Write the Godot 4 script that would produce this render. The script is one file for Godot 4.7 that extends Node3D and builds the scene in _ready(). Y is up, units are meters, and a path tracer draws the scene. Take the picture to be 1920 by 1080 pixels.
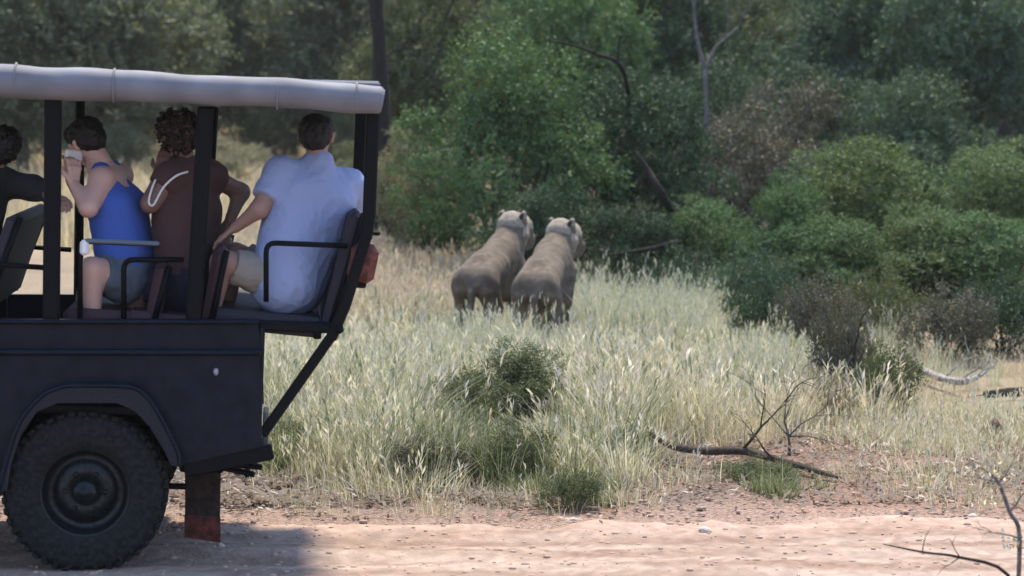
extends Node3D
# Photograph frame: 1920 x 1080, focal length in those pixels:
const FPX := 4235.0
const EYE := Vector3(0, 2.3, 0)
const PITCH := -0.0801

var rng := RandomNumberGenerator.new()
var taken := {}
var cam_basis := Basis(Vector3.RIGHT, PITCH)
var VT := Transform3D()          # the truck: origin at its near rear wheel's contact, x to the tail, z to the near side
var n_soft := FastNoiseLite.new()
var n_fine := FastNoiseLite.new()
var n_rut := FastNoiseLite.new()
var n_cloth := FastNoiseLite.new()
var n_hair := FastNoiseLite.new()
var n_fold := FastNoiseLite.new()
var M := {}

# ---------------------------------------------------------------- naming
func numbered(called: String) -> String:
	var n: int = taken.get(called, 0)
	taken[called] = n + 1
	return called if n == 0 else "%s_%03d" % [called, n]

func tag(o: Node, label := "", category := "", group := "", kind := ""):
	if label: o.set_meta("label", label)
	if category: o.set_meta("category", category)
	if group: o.set_meta("group", group)
	if kind: o.set_meta("kind", kind)
	return o

func thing(called: String, label: String, category: String, xf := Transform3D(), group := "") -> Node3D:
	var o := Node3D.new()
	o.name = numbered(called)
	add_child(o)
	o.transform = xf
	tag(o, label, category, group)
	return o

func part_node(called: String, parent: Node) -> Node3D:
	var o := Node3D.new()
	o.name = called
	parent.add_child(o, true)
	return o

func put(called: String, mesh: Mesh, m: Material, parent: Node = null) -> MeshInstance3D:
	var o := MeshInstance3D.new()
	o.mesh = mesh
	o.material_override = m
	if parent == null:
		o.name = numbered(called)
		add_child(o)
	else:
		o.name = called
		parent.add_child(o, true)
	return o

func obj(called: String, st: SurfaceTool, m: Material, parent: Node = null) -> MeshInstance3D:
	return put(called, st.commit(), m, parent)

# ---------------------------------------------------------------- camera geometry used to survey the photograph
func ray(px: float, py: float) -> Vector3:
	return cam_basis * Vector3((px - 960.0) / FPX, (540.0 - py) / FPX, -1.0)

func at(px: float, py: float, depth: float) -> Vector3:
	return EYE + ray(px, py) * depth

func on_ground(px: float, depth: float) -> Vector3:
	var x := (px - 960.0) / FPX * depth
	return Vector3(x, gh(x, -depth), -depth)

func L(px: float, py: float, w := 0.0) -> Vector3:      # a point of the truck's own space in the plane z = w
	var inv := VT.affine_inverse()
	var o := inv * EYE
	var d := inv.basis * ray(px, py)
	return o + d * ((w - o.z) / d.z)

# ---------------------------------------------------------------- ground height
func gh(x: float, z: float) -> float:
	var d := -z
	var off := smoothstep(12.0, 15.0, d)
	var h := n_soft.get_noise_2d(x, z) * (0.03 + 0.07 * off)
	h += n_rut.get_noise_2d(x * 0.22, z * 2.2) * 0.035 * (1.0 - off)
	var left := maxf(0.0, -x - 3.0)
	h += left * 0.044 * smoothstep(17.0, 14.0, d) * smoothstep(5.0, 8.0, d) * (1.0 if left < 6.0 else maxf(0.0, 2.0 - left / 6.0))
	if d > 45.0:
		h += (d - 45.0) * 0.018 * smoothstep(45.0, 90.0, d)
	if d > 130.0:
		h += 34.0 * smoothstep(130.0, 330.0, d) + n_soft.get_noise_2d(x * 0.05, z * 0.05) * 8.0 * smoothstep(130.0, 220.0, d)
	return h

# ---------------------------------------------------------------- mesh helpers
func begin() -> SurfaceTool:
	var st := SurfaceTool.new()
	st.begin(Mesh.PRIMITIVE_TRIANGLES)
	return st

func smooth(st: SurfaceTool) -> SurfaceTool:
	st.generate_normals()
	return st

func tri(st: SurfaceTool, a: Vector3, b: Vector3, c: Vector3, inside: Vector3):
	if (c - a).cross(b - a).dot((a + b + c) / 3.0 - inside) < 0.0:
		var t := b
		b = c
		c = t
	st.add_vertex(a)
	st.add_vertex(b)
	st.add_vertex(c)

func quad(st: SurfaceTool, a: Vector3, b: Vector3, c: Vector3, d: Vector3, inside: Vector3):
	tri(st, a, b, c, inside)
	tri(st, a, c, d, inside)

func box(st: SurfaceTool, c: Vector3, size: Vector3, bevel := 0.008, basis := Basis()):
	st.set_smooth_group(-1)
	var h := size * 0.5
	var e := minf(bevel, minf(h.x, minf(h.y, h.z)) * 0.9)
	var g := func(s: Vector3, axis: int) -> Vector3:
		var p := Vector3((h.x - e) * s.x, (h.y - e) * s.y, (h.z - e) * s.z)
		p[axis] = h[axis] * s[axis]
		return c + basis * p
	for axis in 3:
		var u := (axis + 1) % 3
		var v := (axis + 2) % 3
		for s in [-1.0, 1.0]:
			var q := []
			for k in [[-1, -1], [1, -1], [1, 1], [-1, 1]]:
				var sg := Vector3()
				sg[axis] = s
				sg[u] = k[0]
				sg[v] = k[1]
				q.append(g.call(sg, axis))
			quad(st, q[0], q[1], q[2], q[3], c)
			for s2 in [-1.0, 1.0]:      # edge between axis and u
				var s1 := Vector3()
				s1[axis] = s
				s1[u] = s2
				s1[v] = -1
				var s3 := s1
				s3[v] = 1
				quad(st, g.call(s1, axis), g.call(s3, axis), g.call(s3, u), g.call(s1, u), c)
	for sx in [-1.0, 1.0]:
		for sy in [-1.0, 1.0]:
			for sz in [-1.0, 1.0]:
				var s := Vector3(sx, sy, sz)
				tri(st, g.call(s, 0), g.call(s, 1), g.call(s, 2), c)

func beam(st: SurfaceTool, a: Vector3, b: Vector3, wide: float, deep: float, bevel := 0.006, side := Vector3(0, 0, 1)):
	var y := (b - a).normalized()
	var x := y.cross(side).normalized()
	box(st, (a + b) * 0.5, Vector3(wide, a.distance_to(b), deep), bevel, Basis(x, y, x.cross(y)))

func tube(st: SurfaceTool, pts: Array, radii: Array, segs := 8, wobble := 0.0):
	st.set_smooth_group(1)
	var rings := []
	var last := Vector3.ZERO
	for i in pts.size():
		var p: Vector3 = pts[i]
		var t: Vector3 = (pts[mini(i + 1, pts.size() - 1)] - pts[maxi(i - 1, 0)]).normalized()
		var u := last
		if i == 0:
			u = Vector3(0.31, 0.17, 0.94)
		u = (u - t * u.dot(t)).normalized()
		last = u
		var v := t.cross(u)
		var ring := []
		var r: float = radii[i] if i < radii.size() else radii[-1]
		for k in segs:
			var a := TAU * k / segs
			var rr := r * (1.0 + (wobble * n_fine.get_noise_3d(p.x * 3.0 + k * 7.0, p.y * 3.0, p.z * 3.0) if wobble > 0.0 else 0.0))
			ring.append(p + (u * cos(a) + v * sin(a)) * rr)
		rings.append(ring)
	for i in pts.size() - 1:
		var mid: Vector3 = (pts[i] + pts[i + 1]) * 0.5
		for k in segs:
			var k2 := (k + 1) % segs
			quad(st, rings[i][k], rings[i][k2], rings[i + 1][k2], rings[i + 1][k], mid)
	for e in [0, pts.size() - 1]:
		var inner: Vector3 = pts[1] if e == 0 else pts[e - 1]
		for k in segs: tri(st, pts[e], rings[e][k], rings[e][(k + 1) % segs], inner)

func bent(pts: Array, n := 5, rad := 0.05) -> Array:     # rounds the corners of a path
	var out := [pts[0]]
	for i in range(1, pts.size() - 1):
		var a: Vector3 = pts[i] + (pts[i - 1] - pts[i]).limit_length(rad)
		var b: Vector3 = pts[i] + (pts[i + 1] - pts[i]).limit_length(rad)
		for k in n:
			var t := float(k) / (n - 1)
			out.append(a.lerp(pts[i], t).lerp(pts[i].lerp(b, t), t))
	out.append(pts[-1])
	return out

func spline(pts: Array, per := 5) -> Array:
	var c := Curve3D.new()
	for i in pts.size():
		var t: Vector3 = (pts[mini(i + 1, pts.size() - 1)] - pts[maxi(i - 1, 0)]) / 6.0
		c.add_point(pts[i], -t, t)
	var out := []
	for i in pts.size() - 1:
		for k in per: out.append(c.sample(i, float(k) / per))
	out.append(pts[-1])
	return out

func extrude(st: SurfaceTool, poly: PackedVector2Array, z0: float, z1: float):
	st.set_smooth_group(-1)
	if Geometry2D.is_polygon_clockwise(poly): poly.reverse()
	var idx := Geometry2D.triangulate_polygon(poly)
	for k in range(0, idx.size(), 3):
		for z in [z0, z1]:
			var a := Vector3(poly[idx[k]].x, poly[idx[k]].y, z)
			var b := Vector3(poly[idx[k + 1]].x, poly[idx[k + 1]].y, z)
			var c := Vector3(poly[idx[k + 2]].x, poly[idx[k + 2]].y, z)
			tri(st, a, b, c, (a + b + c) / 3.0 + Vector3(0, 0, (z0 + z1) * 0.5 - z))
	for k in poly.size():
		var p := poly[k]
		var q := poly[(k + 1) % poly.size()]
		var n := Vector2(q.y - p.y, p.x - q.x) * 0.01
		var ins := Vector3((p.x + q.x) * 0.5 - n.x, (p.y + q.y) * 0.5 - n.y, (z0 + z1) * 0.5)
		quad(st, Vector3(p.x, p.y, z0), Vector3(q.x, q.y, z0), Vector3(q.x, q.y, z1), Vector3(p.x, p.y, z1), ins)

func lathe(st: SurfaceTool, prof: Array, segs := 40):      # profile of (radius, z), turned about z
	st.set_smooth_group(1)
	for i in prof.size() - 1:
		var p: Vector2 = prof[i]
		var q: Vector2 = prof[i + 1]
		var n := Vector2(q.y - p.y, p.x - q.x).normalized()
		for k in segs:
			var a := TAU * k / segs
			var b := TAU * (k + 1) / segs
			var A := Vector3(cos(a) * p.x, sin(a) * p.x, p.y)
			var B := Vector3(cos(b) * p.x, sin(b) * p.x, p.y)
			var C := Vector3(cos(b) * q.x, sin(b) * q.x, q.y)
			var D := Vector3(cos(a) * q.x, sin(a) * q.x, q.y)
			var m := (a + b) * 0.5
			var ins := (A + B + C + D) * 0.25 - Vector3(cos(m) * n.x, sin(m) * n.x, n.y) * 0.05
			quad(st, A, B, C, D, ins)

# A soft union of tapered capsules [a, b, ra, rb, flat_end], meshed as surface nets and added to st
func blob(st: SurfaceTool, bones: Array, cell: float, soft: float, amp := 0.0, nz: FastNoiseLite = null):
	var lo := Vector3.ONE * 1e9
	var hi := -lo
	for b in bones:
		var r: float = maxf(b[2], b[3]) + soft * 1.5 + absf(amp) + cell * 2.0
		for p in [b[0], b[1]]:
			lo = lo.min(p - Vector3.ONE * r)
			hi = hi.max(p + Vector3.ONE * r)
	var nx := int((hi.x - lo.x) / cell) + 2
	var ny := int((hi.y - lo.y) / cell) + 2
	var nzz := int((hi.z - lo.z) / cell) + 2
	var F := PackedFloat32Array()
	F.resize(nx * ny * nzz)
	var ik := 1.0 / soft
	var reach := soft * 5.0
	for bn in bones:
		var a: Vector3 = bn[0]
		var b: Vector3 = bn[1]
		var ra: float = bn[2]
		var rb: float = bn[3]
		var flat: bool = bn.size() > 4
		var ab := b - a
		var l2 := maxf(ab.length_squared(), 1e-9)
		var dir := ab.normalized()
		var R := Vector3.ONE * (maxf(ra, rb) + reach)
		var b0 := ((a.min(b) - R - lo) / cell).floor()
		var b1 := ((a.max(b) + R - lo) / cell).ceil()
		for iz in range(maxi(0, int(b0.z)), mini(nzz, int(b1.z) + 1)):
			for iy in range(maxi(0, int(b0.y)), mini(ny, int(b1.y) + 1)):
				var row := (iz * ny + iy) * nx
				for ix in range(maxi(0, int(b0.x)), mini(nx, int(b1.x) + 1)):
					var q := lo + Vector3(ix, iy, iz) * cell - a
					var t := clampf(q.dot(ab) / l2, 0.0, 1.0)
					var d := (q - ab * t).length() - (ra + (rb - ra) * t)
					if flat: d = maxf(d, (q - ab).dot(dir))
					if d < reach: F[row + ix] += exp(-ik * d)
	for i in F.size():
		F[i] = -soft * log(maxf(F[i], 1e-4))
	if nz:
		for iz in nzz:
			for iy in ny:
				for ix in nx:
					var i := (iz * ny + iy) * nx + ix
					if absf(F[i]) < absf(amp) * 2.0 + cell * 2.0:
						F[i] += amp * nz.get_noise_3dv(lo + Vector3(ix, iy, iz) * cell)
	var step := [1, nx, nx * ny]
	var where := PackedInt32Array()
	where.resize(F.size())
	where.fill(-1)
	var V := PackedVector3Array()
	var N := PackedVector3Array()
	var corner := [0, 1, nx, nx + 1, nx * ny, nx * ny + 1, nx * ny + nx, nx * ny + nx + 1]
	var edges := [[0, 1], [2, 3], [4, 5], [6, 7], [0, 2], [1, 3], [4, 6], [5, 7], [0, 4], [1, 5], [2, 6], [3, 7]]
	for iz in nzz - 1:
		for iy in ny - 1:
			for ix in nx - 1:
				var i := (iz * ny + iy) * nx + ix
				var v0 := F[i]
				if absf(v0) > cell * 2.5: continue
				var neg := 0
				for c in 8:
					if F[i + corner[c]] < 0.0: neg += 1
				if neg == 0 or neg == 8: continue
				var sum := Vector3.ZERO
				var cnt := 0
				for e in edges:
					var fa := F[i + corner[e[0]]]
					var fb := F[i + corner[e[1]]]
					if (fa < 0.0) != (fb < 0.0):
						var t := fa / (fa - fb)
						var pa := Vector3(e[0] & 1, (e[0] >> 1) & 1, e[0] >> 2)
						var pb := Vector3(e[1] & 1, (e[1] >> 1) & 1, e[1] >> 2)
						sum += pa.lerp(pb, t)
						cnt += 1
				where[i] = V.size()
				V.append(lo + (Vector3(ix, iy, iz) + sum / cnt) * cell)
				var gx := F[i + 1] + F[i + corner[3]] + F[i + corner[5]] + F[i + corner[7]] - v0 - F[i + corner[2]] - F[i + corner[4]] - F[i + corner[6]]
				var gy := F[i + corner[2]] + F[i + corner[3]] + F[i + corner[6]] + F[i + corner[7]] - v0 - F[i + 1] - F[i + corner[4]] - F[i + corner[5]]
				var gz := F[i + corner[4]] + F[i + corner[5]] + F[i + corner[6]] + F[i + corner[7]] - v0 - F[i + 1] - F[i + corner[2]] - F[i + corner[3]]
				N.append(Vector3(gx, gy, gz).normalized())
	for iz in range(1, nzz - 1):
		for iy in range(1, ny - 1):
			for ix in range(1, nx - 1):
				var i := (iz * ny + iy) * nx + ix
				var fa := F[i]
				if absf(fa) > cell * 2.5: continue
				for ax in 3:
					var fb := F[i + step[ax]]
					if (fa < 0.0) == (fb < 0.0): continue
					var u: int = step[(ax + 1) % 3]
					var w: int = step[(ax + 2) % 3]
					var q := [where[i - u - w], where[i - w], where[i], where[i - u]]
					if q[0] < 0 or q[1] < 0 or q[2] < 0 or q[3] < 0: continue
					if fa < 0.0: q.reverse()
					for k in [0, 1, 2, 0, 2, 3]:
						st.set_normal(N[q[k]])
						st.add_vertex(V[q[k]])

# ---------------------------------------------------------------- materials
func lin(r: float, g: float, b: float) -> Color:
	return Color(r, g, b).linear_to_srgb()

func noise_tex(freq: float, low: float, high: float, sd: int, octaves := 4, size := 512, tint_low := Color.WHITE) -> NoiseTexture2D:
	var n := FastNoiseLite.new()
	n.seed = sd
	n.frequency = freq
	n.fractal_octaves = octaves
	var t := NoiseTexture2D.new()
	t.width = size
	t.height = size
	t.seamless = true
	t.noise = n
	var g := Gradient.new()
	g.set_color(0, Color(low * tint_low.r, low * tint_low.g, low * tint_low.b))
	g.set_color(1, Color(high, high, high))
	g.set_offset(0, 0.2)
	g.set_offset(1, 0.8)
	t.color_ramp = g
	return t

func mat(c: Color, rough := 0.8, tex: Texture2D = null, scale := 1.0, bump: Texture2D = null, depth := 0.5) -> StandardMaterial3D:
	var m := StandardMaterial3D.new()
	m.albedo_color = c
	m.roughness = rough
	m.metallic_specular = 0.4
	if tex:
		m.albedo_texture = tex
	if bump:
		m.heightmap_enabled = true
		m.heightmap_texture = bump
		m.heightmap_scale = depth
	if tex or bump:
		m.uv1_triplanar = true
		m.uv1_scale = Vector3.ONE * scale
	return m

func leaf_mat(c: Color, back := 0.5) -> StandardMaterial3D:
	var m := StandardMaterial3D.new()
	m.albedo_color = c
	m.roughness = 0.6
	m.metallic_specular = 0.3
	m.vertex_color_use_as_albedo = true
	m.cull_mode = BaseMaterial3D.CULL_DISABLED
	m.backlight_enabled = true
	m.backlight = lin(back * 1.1, back * 1.2, back * 0.65)
	return m

func make_materials():
	var mott := noise_tex(0.012, 0.62, 1.0, 3)
	var grain := noise_tex(0.06, 0.7, 1.0, 5, 5)
	var dust := noise_tex(0.02, 0.55, 1.0, 9, 5)
	var fine := noise_tex(0.12, 0.0, 1.0, 11, 3)
	M.ground = mat(Color.WHITE, 0.95, grain, 0.9, fine, 1.5)
	M.ground.vertex_color_use_as_albedo = true
	M.ground.uv1_world_triplanar = true
	M.track = mat(Color.WHITE, 0.95, noise_tex(0.03, 0.84, 1.0, 15, 5), 0.5, fine, 0.35)
	M.track.vertex_color_use_as_albedo = true
	M.track.uv1_world_triplanar = true
	M.hill = mat(lin(0.06, 0.075, 0.045), 1.0, mott, 0.02)
	M.paint = mat(lin(0.0045, 0.009, 0.021), 0.5, noise_tex(0.02, 0.75, 1.0, 61, 5), 0.8)
	M.paint.metallic_specular = 0.22
	M.paint.clearcoat_enabled = true
	M.paint.clearcoat = 0.12
	M.paint.clearcoat_roughness = 0.35
	var tan := Image.create(8, 8, false, Image.FORMAT_RGB8)
	tan.fill(lin(0.22, 0.165, 0.125))
	for p in [[M.paint, .025]]:
		p[0].detail_enabled = true
		p[0].detail_blend_mode = BaseMaterial3D.BLEND_MODE_MIX
		p[0].detail_albedo = ImageTexture.create_from_image(tan)
		p[0].detail_mask = noise_tex(0.015, 0.0, p[1], 71, 5)
	M.black = mat(lin(0.007, 0.008, 0.010), 0.5, grain, 2.0)
	M.black.metallic_specular = 0.22
	M.flare = mat(lin(0.014, 0.017, 0.024), 0.7, grain, 2.0)
	M.tyre = mat(lin(0.020, 0.021, 0.022), 0.9, dust, 2.5, fine, 0.3)
	M.rim = mat(lin(0.020, 0.026, 0.030), 0.35, dust, 3.0)
	M.rim.metallic = 0.4
	M.canvas = mat(lin(0.180, 0.188, 0.215), 0.7, noise_tex(0.008, 0.86, 1.0, 21, 3), 0.8)
	M.rubber = mat(lin(0.035, 0.022, 0.018), 0.85, dust, 1.5)
	M.rust = mat(lin(0.12, 0.03, 0.02), 0.8, dust, 1.5)
	M.red = mat(lin(0.17, 0.045, 0.035), 0.5, dust, 2.0)
	M.seat = mat(lin(0.035, 0.032, 0.042), 0.75, grain, 3.0)
	M.maroon = mat(lin(0.07, 0.035, 0.045), 0.75, grain, 3.0)
	M.steel = mat(lin(0.30, 0.31, 0.33), 0.55)
	M.steel.metallic = 0.8
	M.thin_band = mat(lin(0.17, 0.17, 0.19), 0.8)
	M.bar = mat(lin(0.10, 0.13, 0.17), 0.4)
	M.white_plastic = mat(lin(0.7, 0.7, 0.7), 0.4)
	M.fur = mat(lin(0.145, 0.116, 0.086), 0.95, noise_tex(0.012, 0.75, 1.0, 31, 4), 1.2)
	M.fur_lit = mat(lin(0.31, 0.265, 0.21), 0.95, noise_tex(0.012, 0.8, 1.0, 33, 4), 2.0)  # lighter copy of the fur, sunlight painted into its color
	M.fur_dark = mat(lin(0.03, 0.024, 0.02), 0.95)
	M.bark_dark = mat(lin(0.035, 0.03, 0.026), 0.95, mott, 2.0, fine, 1.0)
	M.bark_grey = mat(lin(0.25, 0.24, 0.225), 0.95, mott, 3.0, fine, 0.8)
	M.bark_brown = mat(lin(0.085, 0.068, 0.052), 0.95, mott, 3.0, fine, 1.0)
	M.bark_fallen = mat(lin(0.15, 0.115, 0.085), 0.95, mott, 3.0, fine, 1.0)
	M.bleached = mat(lin(0.60, 0.57, 0.53), 0.9, mott, 3.0, fine, 0.8)
	M.stone_pale = mat(lin(0.62, 0.53, 0.46), 0.9, grain, 3.0)
	M.grit = mat(lin(0.36, 0.26, 0.20), 0.95)
	M.stone_brown = mat(lin(0.24, 0.15, 0.11), 0.95, mott, 4.0, fine, 0.8)
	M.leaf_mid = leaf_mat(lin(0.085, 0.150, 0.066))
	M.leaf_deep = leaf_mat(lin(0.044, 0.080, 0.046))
	M.leaf_teal = leaf_mat(lin(0.072, 0.118, 0.076))
	M.leaf_bright = leaf_mat(lin(0.112, 0.160, 0.074), 0.6)
	M.leaf_olive = leaf_mat(lin(0.110, 0.130, 0.068))
	M.leaf_grey = leaf_mat(lin(0.24, 0.23, 0.16))
	M.leaf_brown = leaf_mat(lin(0.120, 0.115, 0.085), 0.3)
	M.leaf_far = leaf_mat(lin(0.120, 0.140, 0.085))
	M.grass = leaf_mat(Color.WHITE, 0.0)
	M.grass.backlight = lin(0.78, 0.77, 0.68)
	M.grass.roughness = 0.75
	M.litter = leaf_mat(Color.WHITE, 0.0)
	M.litter.backlight_enabled = false

# ---------------------------------------------------------------- plants
func leaf(V: PackedVector3Array, Nn: PackedVector3Array, C: PackedColorArray, I: PackedInt32Array, p: Vector3, d: Vector3, n: Vector3, l: float, w: float, col: Color):
	var s := d.cross(n).normalized() * w * 0.5
	var b := V.size()
	V.append(p)
	V.append(p + d * l * 0.5 + s + n * w * 0.12)
	V.append(p + d * l)
	V.append(p + d * l * 0.5 - s + n * w * 0.12)
	for k in 4:
		Nn.append(n)
		C.append(col)
	for k in [0, 2, 1, 0, 3, 2]: I.append(b + k)

func unit(r: RandomNumberGenerator) -> Vector3:
	var y := r.randf_range(-1, 1)
	var a := r.randf() * TAU
	return Vector3(cos(a) * sqrt(1 - y * y), y, sin(a) * sqrt(1 - y * y))

# a crown: clumps of sprays of small leaves; shape 0 bush to the ground, 1 tree crown, 2 thin shrub
func crown(sd: int, radius: float, low: float, high: float, clumps: int, sprays: int, leaf_len: float, thin := 0.0) -> ArrayMesh:
	var r := RandomNumberGenerator.new()
	r.seed = sd
	var V := PackedVector3Array()
	var Nn := PackedVector3Array()
	var C := PackedColorArray()
	var I := PackedInt32Array()
	var cs := []
	for k in clumps:
		var u := unit(r)
		var f := pow(r.randf(), 0.4)
		var hy := (low + high) * 0.5
		var c := Vector3(u.x * radius * f * 0.86, hy + u.y * (high - low) * 0.42 * f, u.z * radius * f * 0.86)
		var spread := 1.0 - 0.35 * smoothstep(hy, high, c.y)
		c.x *= spread
		c.z *= spread
		cs.append([c, r.randf_range(0.16, 0.42) * radius * 0.85, r.randf_range(0.78, 1.2), r.randf_range(-0.12, 0.18)])
	for c in cs:
		var tone: float = c[2]
		for k in sprays:
			var u := unit(r)
			if u.y < -0.3 and r.randf() < 0.5: u.y = -u.y
			var rr: float = c[1] * (1.0 - thin * r.randf()) * r.randf_range(0.72, 1.12)
			var p: Vector3 = c[0] + Vector3(u.x * rr, u.y * rr * 0.75, u.z * rr)
			if p.y < 0.02: continue
			var d := (u + unit(r) * 0.9 + Vector3(0, 0.15, 0)).normalized()
			var nleaf := 7
			var side := d.cross(unit(r)).normalized()
			var len := leaf_len * r.randf_range(2.2, 4.0)
			for j in nleaf:
				var t := float(j) / nleaf
				var sg := 1.0 if j % 2 == 0 else -1.0
				var ld := (d * 0.6 + side * sg + unit(r) * 0.4).normalized()
				var n := (u * 0.7 + unit(r) * 0.8 + Vector3(0, 0.3, 0))
				n = (n - ld * n.dot(ld)).normalized()
				var v := tone * r.randf_range(0.7, 1.3)
				var col := Color(v * (1.0 + c[3]), v, v * (1.0 - c[3]))
				leaf(V, Nn, C, I, p + d * len * t, ld, n, leaf_len * r.randf_range(0.7, 1.3), leaf_len * 0.5, col)
	var A := []
	A.resize(Mesh.ARRAY_MAX)
	A[Mesh.ARRAY_VERTEX] = V
	A[Mesh.ARRAY_NORMAL] = Nn
	A[Mesh.ARRAY_COLOR] = C
	A[Mesh.ARRAY_INDEX] = I
	var m := ArrayMesh.new()
	m.add_surface_from_arrays(Mesh.PRIMITIVE_TRIANGLES, A)
	return m

func limbs(sd: int, radius: float, low: float, high: float, stems: int, thick: float) -> ArrayMesh:
	var r := RandomNumberGenerator.new()
	r.seed = sd
	var st := begin()
	for k in stems:
		var a := TAU * k / stems + r.randf()
		var p := Vector3(cos(a) * thick, -0.1, sin(a) * thick) * (1.0 if stems > 1 else 0.0) + Vector3(0, -0.1, 0)
		var pts := [p]
		var rad := [thick]
		var dir := Vector3(cos(a) * 0.35, 1, sin(a) * 0.35).normalized() if stems > 1 else Vector3(r.randf_range(-.1, .1), 1, r.randf_range(-.1, .1)).normalized()
		var steps := 6
		for j in steps:
			dir = (dir + unit(r) * 0.22).normalized()
			p += dir * (high * 0.8 / steps)
			pts.append(p)
			rad.append(thick * (1.0 - 0.8 * (j + 1) / steps))
			if j >= 1:
				var d2 := (dir * 0.5 + unit(r) * 0.9).normalized()
				d2.y = absf(d2.y) * 0.7 + 0.15
				var q1 := p + d2 * radius * 0.35
				var q2 := q1 + (d2 + unit(r) * 0.5).normalized() * radius * 0.35
				tube(st, [p, q1, q2], [rad[-1] * 0.6, rad[-1] * 0.4, rad[-1] * 0.12], 5)
		tube(st, pts, rad, 7, 0.3)
	return smooth(st).commit()

var crowns := []
var woods := []
func make_crowns():
	# 0-3 bushes to the ground, 4-5 thin shrubs, 6-7 tree crowns, 8 low scrub
	for k in 4:
		crowns.append(crown(100 + k, 1.5, 0.05, 2.9, 34, 110, 0.062))
		woods.append(limbs(100 + k, 1.5, 0, 2.9, 4, 0.05))
	for k in 2:
		crowns.append(crown(200 + k, 1.2, 0.1, 2.3, 30, 55, 0.055, 0.8))
		woods.append(limbs(200 + k, 1.2, 0, 2.3, 5, 0.03))
	for k in 2:
		crowns.append(crown(300 + k, 2.6, 1.6, 6.0, 46, 75, 0.13))
		woods.append(limbs(300 + k, 2.6, 0, 5.6, 1, 0.17))
	var scrub_c := crown(400, 1.0, 0.02, 0.85, 30, 55, 0.045, 0.6)
	crowns.append(scrub_c)
	woods.append(limbs(400, 1.0, 0, 0.8, 7, 0.018))
	for k in 2:      # 9, 10: distant trees, leafy down to the ground
		crowns.append(crown(500 + k, 2.7, 0.1, 6.2, 60, 60, 0.15))
		woods.append(limbs(500 + k, 2.6, 0, 5.6, 1, 0.17))

func plant(called: String, label: String, category: String, px: float, depth: float, variant: int, wide: float, tall: float, m: Material, turn: float, group := "", wood: Material = null) -> Node3D:
	var o := thing(called, label, category, Transform3D(Basis(Vector3.UP, turn).scaled(Vector3.ONE), on_ground(px, depth)), group)
	o.scale = Vector3(wide, tall, wide)
	put("trunk" if variant in [6, 7, 9, 10] else "branches", woods[variant], wood if wood else M.bark_brown, o)
	put("crown", crowns[variant], m, o)
	return o

func grass_tuft(sd: int, blades: int, spread: float, tall: float, width: float, cols: Array, heads := 0.0, droop := 0.42) -> ArrayMesh:
	var r := RandomNumberGenerator.new()
	r.seed = sd
	var V := PackedVector3Array()
	var Nn := PackedVector3Array()
	var C := PackedColorArray()
	var I := PackedInt32Array()
	for k in blades:
		var a := r.randf() * TAU
		var p := Vector3(cos(a), 0, sin(a)) * spread * sqrt(r.randf()) - Vector3(0, 0.02, 0)
		var lean := Vector3(cos(a + r.randf_range(-1, 1)), 0, sin(a + r.randf_range(-1, 1))) * r.randf_range(0.03, droop)
		var h := tall * r.randf_range(0.5, 1.1)
		var b := r.randf() * TAU
		var s := Vector3(cos(b), 0, sin(b)) * width * r.randf_range(0.6, 1.2) * 0.5
		var n := Vector3(-sin(b), 0.9, cos(b)).normalized()
		var col: Color = cols[r.randi() % cols.size()]
		var v := r.randf_range(0.75, 1.2)
		col = Color(col.r * v, col.g * v, col.b * v)
		var at0 := V.size()
		for j in 4:
			var t := j / 3.0
			var q := p + Vector3(0, h * t * (1.0 - 0.18 * t), 0) + lean * h * t * t
			var ww := 1.0 - t * 0.85
			V.append(q - s * ww)
			V.append(q + s * ww)
			for z in 2:
				Nn.append(n)
				C.append(col)
		for j in 3:
			var i := at0 + j * 2
			for q in [0, 3, 1, 0, 2, 3]: I.append(i + q)
		if r.randf() < heads:       # seed head
			var tip := p + Vector3(0, h * 0.82, 0) + lean * h
			var hc: Color = Color(col.r * 1.15 + 0.03, col.g * 1.1 + 0.03, col.b * 1.1 + 0.04)
			for j in 4:
				var dd := (lean.normalized() * 0.4 + Vector3.UP + unit(r) * 0.5).normalized()
				leaf(V, Nn, C, I, tip + Vector3(0, j * 0.018, 0), dd, dd.cross(unit(r)).normalized(), 0.06, 0.012, hc)
	var A := []
	A.resize(Mesh.ARRAY_MAX)
	A[Mesh.ARRAY_VERTEX] = V
	A[Mesh.ARRAY_NORMAL] = Nn
	A[Mesh.ARRAY_COLOR] = C
	A[Mesh.ARRAY_INDEX] = I
	var m := ArrayMesh.new()
	m.add_surface_from_arrays(Mesh.PRIMITIVE_TRIANGLES, A)
	return m

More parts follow.
